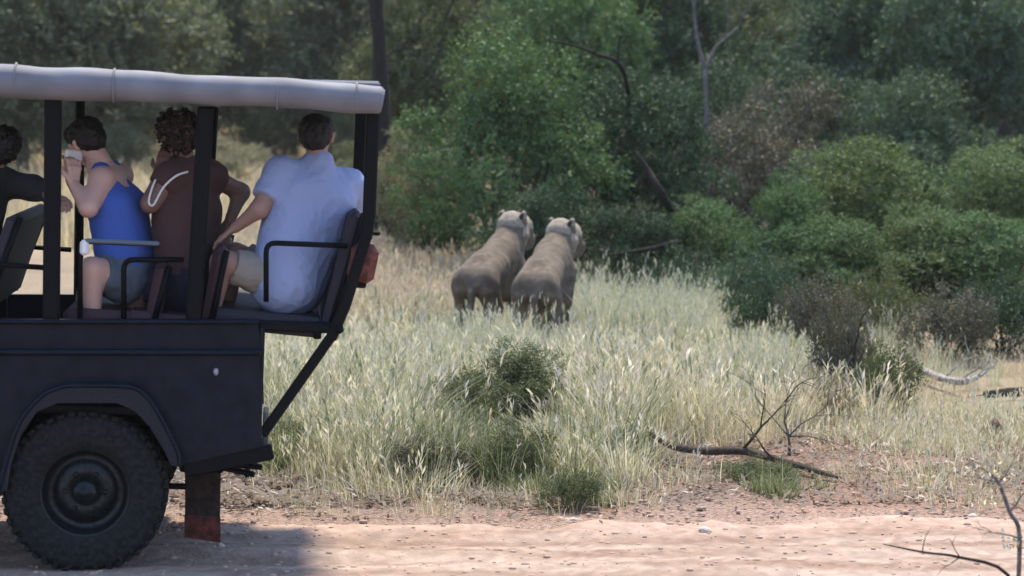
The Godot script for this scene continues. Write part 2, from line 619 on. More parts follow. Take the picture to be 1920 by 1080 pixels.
# one mass of grass: tufts strewn over bearings px0..px1 and depths d0..d1
func grass(called: String, label: String, mesh: Mesh, n: int, px0: float, px1: float, d0: float, d1: float, size0: float, size1: float, sd: int, patchy := -1.0, keep = null):
	var r := RandomNumberGenerator.new()
	r.seed = sd
	var xs := []
	for k in n:
		var d := sqrt(r.randf_range(d0 * d0, d1 * d1))
		var px := r.randf_range(px0, px1)
		var x := (px - 960.0) / FPX * d
		var z := -d
		var ps := n_fine.get_noise_2d(x * 0.8 + sd * 5.0, z * 0.5)
		if ps < patchy: continue
		if keep != null and not keep.call(px, d, r): continue
		var s := r.randf_range(size0, size1) * (1.0 if not called in ["pale_grass", "mixed_grass", "dry_pale_grass"] else lerpf(1.0, .42, smoothstep(16.0, 20.5, d))) * (1.0 + .55 * n_soft.get_noise_2d(x * 4.0 + sd * 9.0, z * 3.0))
		var b := Basis(Vector3.UP, r.randf() * TAU).scaled(Vector3(s, s * r.randf_range(0.8, 1.2), s))
		xs.append(Transform3D(b, Vector3(x, gh(x, z), z)))
	if xs.is_empty(): return
	var mm := MultiMesh.new()
	mm.transform_format = MultiMesh.TRANSFORM_3D
	mm.mesh = mesh
	mm.instance_count = xs.size()
	for k in xs.size(): mm.set_instance_transform(k, xs[k])
	var o := MultiMeshInstance3D.new()
	o.multimesh = mm
	o.material_override = M.grass
	o.name = numbered(called)
	add_child(o)
	tag(o, label, "grass", "", "stuff")

# ---------------------------------------------------------------- ground
func mix_color(x: float, z: float) -> Color:
	var d := -z
	var px := 960.0 + x / d * FPX
	var sand := Color(0.42, 0.29, 0.225)
	var litter := Color(0.185, 0.150, 0.125)
	var straw := Color(0.40, 0.335, 0.215)
	var dry := Color(0.42, 0.33, 0.23)
	var soil := Color(0.33, 0.205, 0.15)
	var n := n_fine.get_noise_2d(x * 0.9, z * 0.9)
	var n2 := n_soft.get_noise_2d(x * 0.8 + 40.0, z * 0.8)
	var c := litter.lerp(soil, smoothstep(-0.25, 0.35, n + smoothstep(1000.0, 1700.0, px) * 0.5))
	c = c.lerp(straw, smoothstep(15.2, 17.5, d + n * 1.5) * 0.8)
	c = c.lerp(dry, smoothstep(22.0, 27.0, d + n * 2.0) * smoothstep(1000.0, 760.0, px))
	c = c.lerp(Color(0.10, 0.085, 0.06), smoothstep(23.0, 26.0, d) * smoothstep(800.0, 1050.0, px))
	c = c.lerp(sand, smoothstep(13.6, 12.2, d + n * 0.8))
	if d > 90.0: c = c.lerp(Color(0.11, 0.11, 0.07), smoothstep(95.0, 125.0, d))
	var v := 1.0 + n2 * 0.25 + n * 0.18
	return Color(c.r * v, c.g * v, c.b * v)

func sheet(xs: PackedFloat32Array, zs: PackedFloat32Array, lift: float, col: Callable, zfun = null) -> ArrayMesh:
	var st := begin()
	st.set_smooth_group(0)
	var nx := xs.size()
	for j in zs.size():
		for i in nx:
			var x := xs[i]
			var z: float = zfun.call(x, zs[j]) if zfun != null else zs[j]
			st.set_color(col.call(x, z))
			st.add_vertex(Vector3(x, gh(x, z) + lift, z))
	for j in zs.size() - 1:
		for i in nx - 1:
			var a := j * nx + i
			for q in [a, a + nx, a + 1, a + 1, a + nx, a + nx + 1]: st.add_index(q)
	st.generate_normals()
	return st.commit()

func steps(list: Array) -> PackedFloat32Array:     # [start, [end, step], ...]
	var out := PackedFloat32Array([list[0]])
	for k in range(1, list.size()):
		var e: float = list[k][0]
		var n := maxi(1, int(ceil(absf(e - out[-1]) / list[k][1])))
		var s := out[-1]
		for i in n: out.append(lerpf(s, e, float(i + 1) / n))
	return out

func build_ground():
	var xs := steps([-420.0, [-120.0, 15.0], [-30.0, 3.0], [-8.0, 0.4], [8.0, 0.09], [30.0, 0.4], [120.0, 3.0], [420.0, 15.0]])
	var zs := steps([60.0, [0.0, 6.0], [-9.0, 0.6], [-18.0, 0.07], [-34.0, 0.2], [-60.0, 1.0], [-140.0, 4.0], [-420.0, 12.0]])
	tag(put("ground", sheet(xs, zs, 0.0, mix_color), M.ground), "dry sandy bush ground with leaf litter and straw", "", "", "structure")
	var txs := steps([-40.0, [-8.0, 0.5], [8.0, 0.06], [40.0, 0.5]])
	var tzs := steps([0.0, [1.0, 0.014]])
	var edge := func(x: float, t: float) -> float:
		var e := -12.18 - 0.035 * x + n_fine.get_noise_2d(x * 0.8, 3.0) * 0.45 + n_fine.get_noise_2d(x * 3.0, 9.0) * 0.10
		return lerpf(e, -6.5, t)
	var tcol := func(x: float, z: float) -> Color:
		var s := n_rut.get_noise_2d(x * 0.5, z * 5.0)
		var n := n_fine.get_noise_2d(x * 2.0, z * 2.0)
		var c := Color(0.29, 0.205, 0.155).lerp(Color(0.40, 0.305, 0.245), smoothstep(-0.2, 0.4, s))
		c = c.lerp(Color(0.25, 0.16, 0.118), smoothstep(0.06, 0.40, -s + n * 0.3))
		return mix_color(x, z).lerp(c, smoothstep(12.45, 11.85, -z + n * .35))
	tag(put("dirt_track", sheet(txs, tzs, 0.012, tcol, edge), M.track), "pinkish sandy dirt track with shallow ruts", "", "", "structure")

# ---------------------------------------------------------------- the truck
func wheel(parent: Node3D, where: Vector3, flip: bool):
	var w := part_node("wheel", parent)
	w.position = where
	if flip: w.rotation.y = PI
	if wheel_meshes.is_empty():
		var st := begin()
		lathe(st, [Vector2(.205, .045), Vector2(.215, .09), Vector2(.25, .112), Vector2(.30, .118), Vector2(.335, .108), Vector2(.342, .112), Vector2(.365, .098), Vector2(.386, .078), Vector2(.390, 0), Vector2(.386, -.078), Vector2(.365, -.098), Vector2(.30, -.118), Vector2(.25, -.112), Vector2(.205, -.06)], 56)
		for k in 46:
			for row in 3:
				var a := TAU * (k + (0.5 if row == 1 else 0.0)) / 46
				var z: float = [-.068, 0.0, .068][row]
				box(st, Vector3(cos(a) * .392, sin(a) * .392, z), Vector3(.020, .034, .052 if row != 1 else .06), .004, Basis(Vector3(0, 0, 1), a) * Basis(Vector3(1, 0, 0), 0.25 * (row - 1)))
		for k in 36:      # shoulder lugs
			var a := TAU * k / 36
			box(st, Vector3(cos(a) * .362, sin(a) * .362, .099), Vector3(.038, .022, .014), .003, Basis(Vector3(0, 0, 1), a))
		wheel_meshes.append(smooth(st).commit())
		st = begin()
		lathe(st, [Vector2(.222, .072), Vector2(.226, .086), Vector2(.214, .092), Vector2(.204, .078), Vector2(.196, .020), Vector2(.170, .000), Vector2(.150, .012), Vector2(.128, .034), Vector2(.085, .036), Vector2(.07, .028), Vector2(.0, .028)], 48)
		wheel_meshes.append(smooth(st).commit())
		st = begin()
		lathe(st, [Vector2(.062, .02), Vector2(.060, .075), Vector2(.050, .088), Vector2(.026, .092), Vector2(.024, .10), Vector2(.0, .102)], 24)
		wheel_meshes.append(smooth(st).commit())
		st = begin()
		lathe(st, [Vector2(.013, 0), Vector2(.013, .022), Vector2(.006, .028), Vector2(0, .028)], 6)
		wheel_meshes.append(smooth(st).commit())
	put("tyre", wheel_meshes[0], M.tyre, w)
	put("rim", wheel_meshes[1], M.rim, w)
	put("hub", wheel_meshes[2], M.rim, w)
	for k in 6:
		var n := put("wheel_nut", wheel_meshes[3], M.rim, w)
		n.position = Vector3(cos(k * TAU / 6), sin(k * TAU / 6), 0) * .098 + Vector3(0, 0, .034)
var wheel_meshes := []

func poly(pts: Array, w := 0.0) -> PackedVector2Array:
	var out := PackedVector2Array()
	for p in pts:
		var q := L(p[0], p[1], w)
		out.append(Vector2(q.x, q.y))
	return out

func bench(parent: Node3D, front: Vector2, back: Vector2, top: Vector2, m: Material, rail: Array, rail_low: float, thick := .09, foot := .86):
	# front/back: ends of the cushion's top line, top: top of the backrest (photograph pixels, at mid width)
	var s := part_node("bench_seat", parent)
	var w := -0.80
	var a := L(front.x, front.y, w)
	var b := L(back.x, back.y, w)
	var c := L(top.x, top.y, w)
	var st := begin()
	beam(st, a + Vector3(0, -thick * .5, 0), b + Vector3(0, -thick * .5, 0), thick, 1.36, .03)
	obj("cushion", st, m, s)
	st = begin()
	beam(st, b + Vector3(.02, -.05, 0), c, .075, 1.34, .03)
	obj("backrest", st, m, s)
	for z in [-.12, -1.48]:
		for q in [Vector3(a.x + .05, a.y - thick, z), Vector3(b.x - .03, b.y - thick, z)]:
			st = begin()
			beam(st, q, Vector3(q.x, foot, z), .04, .04)
			obj("leg", st, M.black, s)
		st = begin()
		tube(st, [Vector3(b.x + .03, b.y - .05, z), Vector3(c.x + .03, c.y - .01, z)], [.016], 8)
		obj("back_tube", smooth(st), M.black, s)
	for z in [-.10, -1.50]:
		st = begin()
		var p1 := L(rail[0], rail[1], -.10)
		var p2 := L(rail[2], rail[3], -.10)
		var p0 := L(rail[0], rail_low, -.10)
		var path := bent([Vector3(p0.x, p0.y, z), Vector3(p1.x, p1.y, z), Vector3(p2.x, p2.y, z)], 5, .05)
		tube(st, path, [.014], 8)
		obj("armrest", smooth(st), M.black, s)

func build_truck() -> Node3D:
	var t := thing("safari_truck", "dark open safari truck with rolled grey canvas roof edge and tiered bench seats", "truck", VT)
	# side of the load tub, with the wheel arch cut out
	var side := [[-640, 664], [488, 664], [492, 838], [400, 858], [338, 872], [322, 842], [300, 800], [262, 768], [218, 752], [112, 752], [66, 775], [32, 830], [14, 890], [4, 930], [-640, 940]]
	var st := begin()
	extrude(st, poly(side), -.035, 0.0)
	obj("tub_side", st, M.paint, t)
	st = begin()
	extrude(st, poly([[-640, 602], [484, 604], [488, 656], [-640, 654]]), -.06, -.02)
	obj("upper_side", st, M.paint, t)
	st = begin()
	beam(st, L(-640, 659, .0), L(491, 661, .0), .026, .07, .010)
	obj("side_rail", st, M.paint, t)
	st = begin()
	beam(st, L(-640, 602, -.03), L(486, 603, -.03), .022, .085, .008)
	obj("top_rail", st, M.paint, t)
	# the far side, floor, tail
	st = begin()
	var far := poly(side)
	extrude(st, far, -1.66, -1.625)
	extrude(st, poly([[-640, 602], [484, 604], [488, 656], [-640, 654]]), -1.64, -1.60)
	obj("far_side", st, M.paint, t)
	var fl := L(490, 840)
	st = begin()
	box(st, Vector3((fl.x - 2.05) * .5, .80, -.83), Vector3(fl.x + 2.0, .05, 1.58), .01)
	obj("load_floor", st, M.black, t)
	st = begin()
	box(st, Vector3(fl.x - .02, .93, -.83), Vector3(.035, .62, 1.59), .01)
	obj("tailboard", st, M.paint, t)
	st = begin()
	for z in [-.35, -1.30]: box(st, Vector3(-1.5, .62, z), Vector3(4.5, .14, .08), .01)
	tube(st, [Vector3(0, .40, -.20), Vector3(0, .40, -1.46)], [.05], 10)
	tube(st, [Vector3(0, .40, -.90), Vector3(0.02, .40, -.62)], [.16, .12], 12)
	tube(st, [Vector3(-2.95, .40, -.20), Vector3(-2.95, .40, -1.46)], [.05], 10)
	tube(st, [Vector3(-2.6, .55, -.5), Vector3(.25, .52, -.5), Vector3(.75, .50, -.4)], [.03], 8)
	obj("chassis", smooth(st), M.black, t)
	# inner wheel housing
	st = begin()
	extrude(st, poly([[318, 842], [298, 802], [262, 770], [218, 754], [112, 754], [66, 777], [34, 832], [40, 832], [70, 770], [112, 742], [220, 742], [268, 760], [306, 798], [328, 842]]), -.45, -.037)
	obj("wheel_housing", st, M.black, t)
	# arch flare
	st = begin()
	var outer := [[-4, 915], [8, 868], [34, 790], [74, 742], [104, 726], [140, 720], [240, 722], [272, 736], [300, 772], [336, 842], [340, 872]]
	var inner := [[322, 868], [308, 838], [282, 796], [256, 768], [222, 752], [112, 752], [72, 768], [42, 812], [24, 866], [16, 915]]
	extrude(st, poly(outer + inner), -.002, .075)
	obj("arch_flare", st, M.flare, t)
	st = begin()
	tube(st, spline(outer.map(func(p): return L(p[0] + (158 - p[0]) * .02, p[1] + 3, .072)), 3), [.011], 6)
	obj("flare_lip", smooth(st), M.paint, t)
	# wheels
	for z in [[-.075, false], [-1.585, true]]:
		wheel(t, Vector3(0, .395, z[0]), z[1])
		wheel(t, Vector3(-2.95, .395, z[0]), z[1])
	# mudflap with its rusty lower strip
	st = begin()
	var mf := poly([[343, 880], [412, 880], [410, 990], [343, 985]])
	extrude(st, mf, -.27, -.255)
	obj("mudflap", st, M.rubber, t)
	st = begin()
	extrude(st, poly([[342, 983], [411, 987], [411, 1036], [342, 1026]]), -.272, -.253)
	tag(obj("mudflap_strip", st, M.rust, t), "rust red lower edge of the mudflap")
	st = begin()
	box(st, (L(343, 912, -.26)) + Vector3(-.03, 0, 0), Vector3(.10, .03, .03))
	box(st, (L(378, 876, -.26)), Vector3(.22, .05, .05))
	obj("mudflap_bracket", st, M.black, t)
	# rear step of three bars
	for k in 3:
		st = begin()
		var a: Array = [[[345, 880], [512, 846]], [[400, 866], [492, 876]], [[396, 872], [478, 890]]][k]
		var pa := L(a[0][0], a[0][1], -.04 - .10 * k)
		var pb := L(a[1][0], a[1][1], -.04 - .10 * k)
		beam(st, pa, pb, [.075, .024, .024][k], .06, .006)
		beam(st, Vector3(pb.x - .04, pb.y, -.04 - .1 * k), Vector3(pb.x - .04, pb.y, -1.60), .03, .03, .006, Vector3(1, 0, 0))
		obj("step_bar", st, M.black, t)
	st = begin()
	lathe(st, [Vector2(.022, 0), Vector2(.022, .012), Vector2(.012, .018), Vector2(0, .018)], 14)
	var lt := obj("latch", smooth(st), M.steel, t)
	lt.position = L(405, 697, 0.0)
	lt.scale = Vector3(.6, .9, .7)
	# posts and frame
	for z in [-.05, -1.60]:
		for p in [[100, 176, 96, 604, .082], [386, 200, 363, 604, .080]]:
			st = begin()
			var a := L(p[0], p[1], -.05)
			var b := L(p[2], p[3], -.05)
			var thick: float = p[4] if z > -1.0 else .05
			beam(st, Vector3(a.x, a.y, z), Vector3(b.x, b.y, z), thick, .05, .010)
			obj("roof_post", st, M.black, t)
		st = begin()
		var path := []
		for p in [[700, 200], [692, 400], [686, 445], [648, 570], [622, 632]]:
			var q := L(p[0], p[1], -.05)
			path.append(Vector3(q.x, q.y, z))
		for k in path.size() - (1 if z > -1.0 else 2): beam(st, path[k], path[k + 1] + (path[k + 1] - path[k]).normalized() * .012, .064 if k < 2 else .056, .05, .008)
		obj("rear_post", st, M.black, t)
		if z < -1.0: continue
		st = begin()
		var s0 := L(626, 624, -.05)
		var s1 := L(492, 815, -.05)
		beam(st, Vector3(s0.x, s0.y, z), Vector3(s1.x, s1.y, z), .050, .04, .006)
		obj("diagonal_strut", st, M.black, t)
	# overhanging platform for the last bench
	st = begin()
	var p0 := L(484, 612, -.05)
	var p1 := L(636, 616, -.05)
	box(st, Vector3((p0.x + p1.x) * .5, (p0.y + p1.y) * .5, -.83), Vector3(p1.x - p0.x, .05, 1.58), .012, Basis())
	tube(st, [Vector3(p1.x, p1.y, .0), Vector3(p1.x, p1.y, -1.66)], [.022], 10)
	obj("rear_platform", smooth(st), M.black, t)
	st = begin()
	var b0 := L(486, 592, -.3)
	var b1 := L(588, 612, -.3)
	box(st, Vector3((b0.x + b1.x) * .5, (b0.y + b1.y) * .5, -.80), Vector3(b1.x - b0.x, .07, 1.3), .01)
	obj("seat_box", st, M.black, t)
	# benches, front to rear
	bench(t, Vector2(-110, 520), Vector2(-10, 545), Vector2(55, 392), M.seat, [-90, 490, 86, 502], 600)
	bench(t, Vector2(140, 555), Vector2(290, 566), Vector2(318, 478), M.maroon, [150, 452, 300, 458], 600)
	bench(t, Vector2(250, 560), Vector2(390, 574), Vector2(420, 450), M.maroon, [232, 487, 345, 487], 602)
	bench(t, Vector2(402, 556), Vector2(602, 576), Vector2(662, 385), M.seat, [499, 455, 652, 461], 566, .10, L(540, 608, -.05).y)
	st = begin()
	beam(st, L(160, 451, -.085), L(300, 457, -.085), .022, .035, .008)  # paler strip over the black armrest tube, painting in the light on it
	tag(obj("lit_armrest_bar", st, M.bar, t), "armrest bar with its lit look painted in pale blue-grey")
	st = begin()
	box(st, L(158, 464, -.085), Vector3(.042, .075, .04), .012)
	tag(obj("armrest_cap", st, M.white_plastic, t), "white end of the armrest")
	# red box behind the rear post
	st = begin()
	box(st, L(679, 492, -.16), Vector3(.142, .205, .17), .035, Basis(Vector3(0, 0, 1), -.17))
	tag(obj("red_box", st, M.red, t), "dark red rounded box behind the rear post")
	st = begin()
	box(st, L(672, 533, -.16), Vector3(.075, .03, .12), .008)
	obj("box_bracket", st, M.black, t)
	st = begin()
	box(st, L(700, 437, -.12), Vector3(.07, .022, .03), .006)
	obj("hook", st, M.black, t)
	# roof
	st = begin()
	var r0 := L(-900, 132, -.05)
	var r1 := L(712, 176, -.05)
	beam(st, Vector3(r0.x, r0.y + .02, -.825), Vector3(r1.x, r1.y + .045, -.825), .035, 1.62, .012)
	obj("roof_sheet", st, M.canvas, t)
	for z in [.005, -1.655]:
		st = begin()
		var pts := []
		var rad := []
		for k in 170:
			var u := k / 169.0
			var px := lerpf(-900, 713, u)
			var cy := 149.0 + px * .0515
			var q := L(px, cy + sin(px * .021) * 1.5 + sin(px * .0083 + 1.0) * 1.5, .0)
			pts.append(Vector3(q.x, q.y, z))
			rad.append(lerpf(.080, .068, clampf(px / 700.0, 0, 1)) * (1.0 + .03 * sin(px * .05) + .02 * sin(px * .013)))
		pts.append(pts[-1] + Vector3(.014, -.002, 0))
		rad.append(.052)
		tube(st, pts, rad, 22, .055)
		obj("rolled_canvas", smooth(st), M.canvas, t)
	for px in [-250, 30, 214, 520, 668]:
		st = begin()
		var q := L(px, 149.0 + px * .0515, .005)
		var ring := []
		for k in 17:
			var a := TAU * k / 16
			ring.append(q + Vector3(0, cos(a), sin(a)) * (lerpf(.080, .068, clampf(px / 700.0, 0, 1)) * 1.035))
		tube(st, ring, [.006], 5)
		obj("canvas_strap", smooth(st), M.thin_band, t)
	for px in [100, 386, 700]:
		st = begin()
		var q := L(px, 158 + px * .05, -.05)
		beam(st, Vector3(q.x, q.y, -.06), Vector3(q.x, q.y, -1.59), .04, .04, .006, Vector3(1, 0, 0))
		obj("roof_bow", st, M.black, t)
	# the front of the truck, beyond the frame's left edge
	st = begin()
	box(st, Vector3(-2.95, .98, -.83), Vector3(1.35, .42, 1.36), .06)
	obj("bonnet", st, M.paint, t)
	st = begin()
	for z in [-.12, -1.54]: box(st, Vector3(-2.98, .92, z), Vector3(1.25, .12, .30), .05)
	box(st, Vector3(-3.70, .80, -.83), Vector3(.14, .40, 1.55), .04)
	obj("front_wings", st, M.paint, t)
	st = begin()
	box(st, Vector3(-3.86, .58, -.83), Vector3(.12, .16, 1.66), .03)
	obj("front_bumper", st, M.black, t)
	st = begin()
	tube(st, bent([Vector3(-2.30, 1.18, -.10), Vector3(-2.12, 1.72, -.12), Vector3(-2.12, 1.72, -1.54), Vector3(-2.30, 1.18, -1.56)], 5, .08), [.024], 8)
	obj("windscreen_frame", smooth(st), M.black, t)
	return t

# ---------------------------------------------------------------- people
func hand_bones(w: Vector3, dir: Vector3, palm: Vector3, thumb: float, curl: float) -> Array:
	dir = dir.normalized()
	palm = (palm - dir * palm.dot(dir)).normalized()
	var s := dir.cross(palm).normalized() * thumb
	var out := []
	for k in [-1.0, 0.0, 1.0]: out.append([w + s * k * .014, w + dir * .08 + s * k * .024, .016, .013])
	for k in 4:
		var p := w + dir * .082 + s * (.030 - .020 * k)
		var len: float = [.95, 1.06, 1.0, .78][k]
		var ang := curl * .4
		for j in 3:
			var d := dir * cos(ang) + palm * sin(ang)
			var q: Vector3 = p + d * [.040, .026, .022][j] * len
			out.append([p, q, .0092 - .0008 * j, .0086 - .0008 * j])
			p = q
			ang += curl * .75
	var p0 := w + dir * .022 + s * .024
	var p1 := p0 + (dir * .65 + s * .7 + palm * .2).normalized() * .042
	var p2 := p1 + (dir * .9 + s * .25 + palm * .4 * curl).normalized() * .034
	out.append([p0, p1, .0125, .0105])
	out.append([p1, p2, .0105, .0085])
	return out

func person(label: String, group: String, J: Dictionary, opt: Dictionary) -> Node3D:
	var seat: Vector3 = J.pelvis
	var o := thing("person", label, "person", VT * Transform3D(Basis(), seat), group)
	var P := {}
	for k in J: P[k] = J[k] - seat
	var skin: Material = opt.skin
	var fat: float = opt.get("fat", 1.0)
	var sh: Vector3 = (P.shR - P.shL).normalized()
	var hp: Vector3 = (P.hipR - P.hipL).normalized()
	var torso := []
	for k in [-1.0, 0.0, 1.0]:
		torso.append([P.pelvis + hp * k * .085, P.chest + sh * k * .085 * fat, .108 * fat, .105 * fat])
	torso.append([P.shL, P.shR, .062, .062])
	torso.append([P.chest.lerp(P.neck, .3), P.neck, .10, .065])
	var arms := []
	for s in ["L", "R"]:
		arms.append([P["sh" + s], P["el" + s], .056 * fat, .043])
		arms.append([P["el" + s], P["wr" + s], .043, .028])
	var legs := []
	for s in ["L", "R"]:
		legs.append([P["hip" + s], P["kn" + s], .098, .062])
		legs.append([P["kn" + s], P["an" + s], .058, .038])
	var up: Vector3 = (P.head - P.neck).normalized()
	var f: Vector3 = opt.face.normalized()
	f = (f - up * f.dot(up)).normalized()
	var B := Basis(up.cross(f).normalized(), up, f)
	var h: Vector3 = P.head
	var g := func(x: float, y: float, z: float) -> Vector3: return h + B * Vector3(x, y, z)
	var st := begin()
	blob(st, torso + arms + legs + [[P.neck, g.call(0, -.05, -.015), .058, .052]], .014, .012)
	blob(st, [[g.call(0, .03, -.025), g.call(0, .03, .02), .079, .078], [g.call(0, -.03, .02), g.call(0, -.078, .055), .058, .034], [g.call(0, -.06, -.015), g.call(0, -.12, -.022), .054, .054],
		[g.call(0, .012, .092), g.call(0, -.024, .110), .008, .013], [g.call(.079, -.012, -.008), g.call(.084, .018, -.014), .012, .015], [g.call(-.079, -.012, -.008), g.call(-.084, .018, -.014), .012, .015],
		[g.call(-.016, -.056, .086), g.call(.016, -.056, .086), .008, .008], [g.call(-.016, -.070, .084), g.call(.016, -.070, .084), .008, .008], [g.call(-.04, .022, .078), g.call(.04, .022, .078), .014, .014]], .006, .006)
	for s in ["L", "R"]:
		var fwd: Vector3 = opt.get("hand" + s, P["wr" + s] - P["el" + s])
		blob(st, hand_bones(P["wr" + s], fwd, opt.get("palm" + s, Vector3(0, -1, 0)), 1.0 if s == "L" else -1.0, opt.get("curl", .5)), .0045, .0035)
	obj("body", st, skin, o)
	for s in [-1.0, 1.0]:
		st = begin()
		blob(st, [[g.call(.031 * s, .006, .084), g.call(.031 * s, .006, .0845), .0105, .0105]], .004, .002)
		obj("eye", st, M.eye, o)
	# hair
	st = begin()
	var hb := [[g.call(0, .045, -.035), g.call(0, .05, .005), .080, .076], [g.call(0, .0, -.05), g.call(0, .045, -.03), .070, .08], [g.call(-.04, .07, .03), g.call(.04, .07, .03), .045, .045], [g.call(-.055, .01, -.02), g.call(-.05, .05, -.01), .034, .04], [g.call(.055, .01, -.02), g.call(.05, .05, -.01), .034, .04]]
	hb += opt.get("hair_more", []).map(func(b): return [g.call(b[0].x, b[0].y, b[0].z), g.call(b[1].x, b[1].y, b[1].z), b[2], b[3]])
	blob(st, hb, .007, .008, opt.get("frizz", .010) * 1.5, n_hair)
	obj("hair", st, opt.hair, o)
	# shirt
	st = begin()
	var grow := .016
	var tb := []
	for b in torso: tb.append([b[0] + (b[0] - b[1]) * opt.get("hem", 0.0) if tb.size() < 3 else b[0], b[1], b[2] + grow + (.03 if opt.has("hem") and tb.size() < 3 else 0.0), b[3] + grow])
	if opt.has("tank"):
		tb = tb.slice(0, 3)
		for s in ["L", "R"]: tb.append([P.chest + sh * .05 * (-1 if s == "L" else 1), P["sh" + s].lerp(P.neck, .42) + Vector3(0, .015, 0), .09, .055])
	else:
		tb[4] = [P.chest.lerp(P.neck, .3), P.neck.lerp(P.chest, .04), .10 + grow, .084]
		var sl: float = opt.sleeve
		for s in ["L", "R"]:
			if sl <= 1.0:
				tb.append([P["sh" + s], P["sh" + s].lerp(P["el" + s], sl), .056 * fat + .018, .048 + .024, true])
			else:
				tb.append([P["sh" + s], P["el" + s], .056 * fat + .016, .058])
				tb.append([P["el" + s], P["el" + s].lerp(P["wr" + s], sl - 1.0), .058, .045, true])
	blob(st, tb, .012, .014, .005 if opt.has("tank") else -.007, n_fold)
	obj("shirt", st, opt.shirt, o)
	# shorts
	st = begin()
	var sb := []
	for k in [-1.0, 0.0, 1.0]: sb.append([P.pelvis + hp * k * .085, (P.pelvis as Vector3).lerp(P.chest, .22) + hp * k * .085, .126 * fat, .118 * fat])
	for s in ["L", "R"]: sb.append([P["hip" + s], P["hip" + s].lerp(P["kn" + s], opt.get("shorts_to", .85)), .114, .088, true])
	blob(st, sb, .013, .013, .012, n_cloth)
	obj("shorts", st, opt.shorts, o)
	# shoes
	for s in ["L", "R"]:
		st = begin()
		var a: Vector3 = P["an" + s]
		var fd: Vector3 = opt.get("toes", Vector3(-1, 0, -.3)).normalized()
		blob(st, [[a + Vector3(0, -.05, 0) - fd * .03, a + Vector3(0, -.07, 0) + fd * .15, .045, .038], [a + Vector3(0, -.05, 0), a + Vector3(0, .02, 0), .047, .047, true]], .012, .01)
		obj("shoe", st, M.shoe, o)
	return o

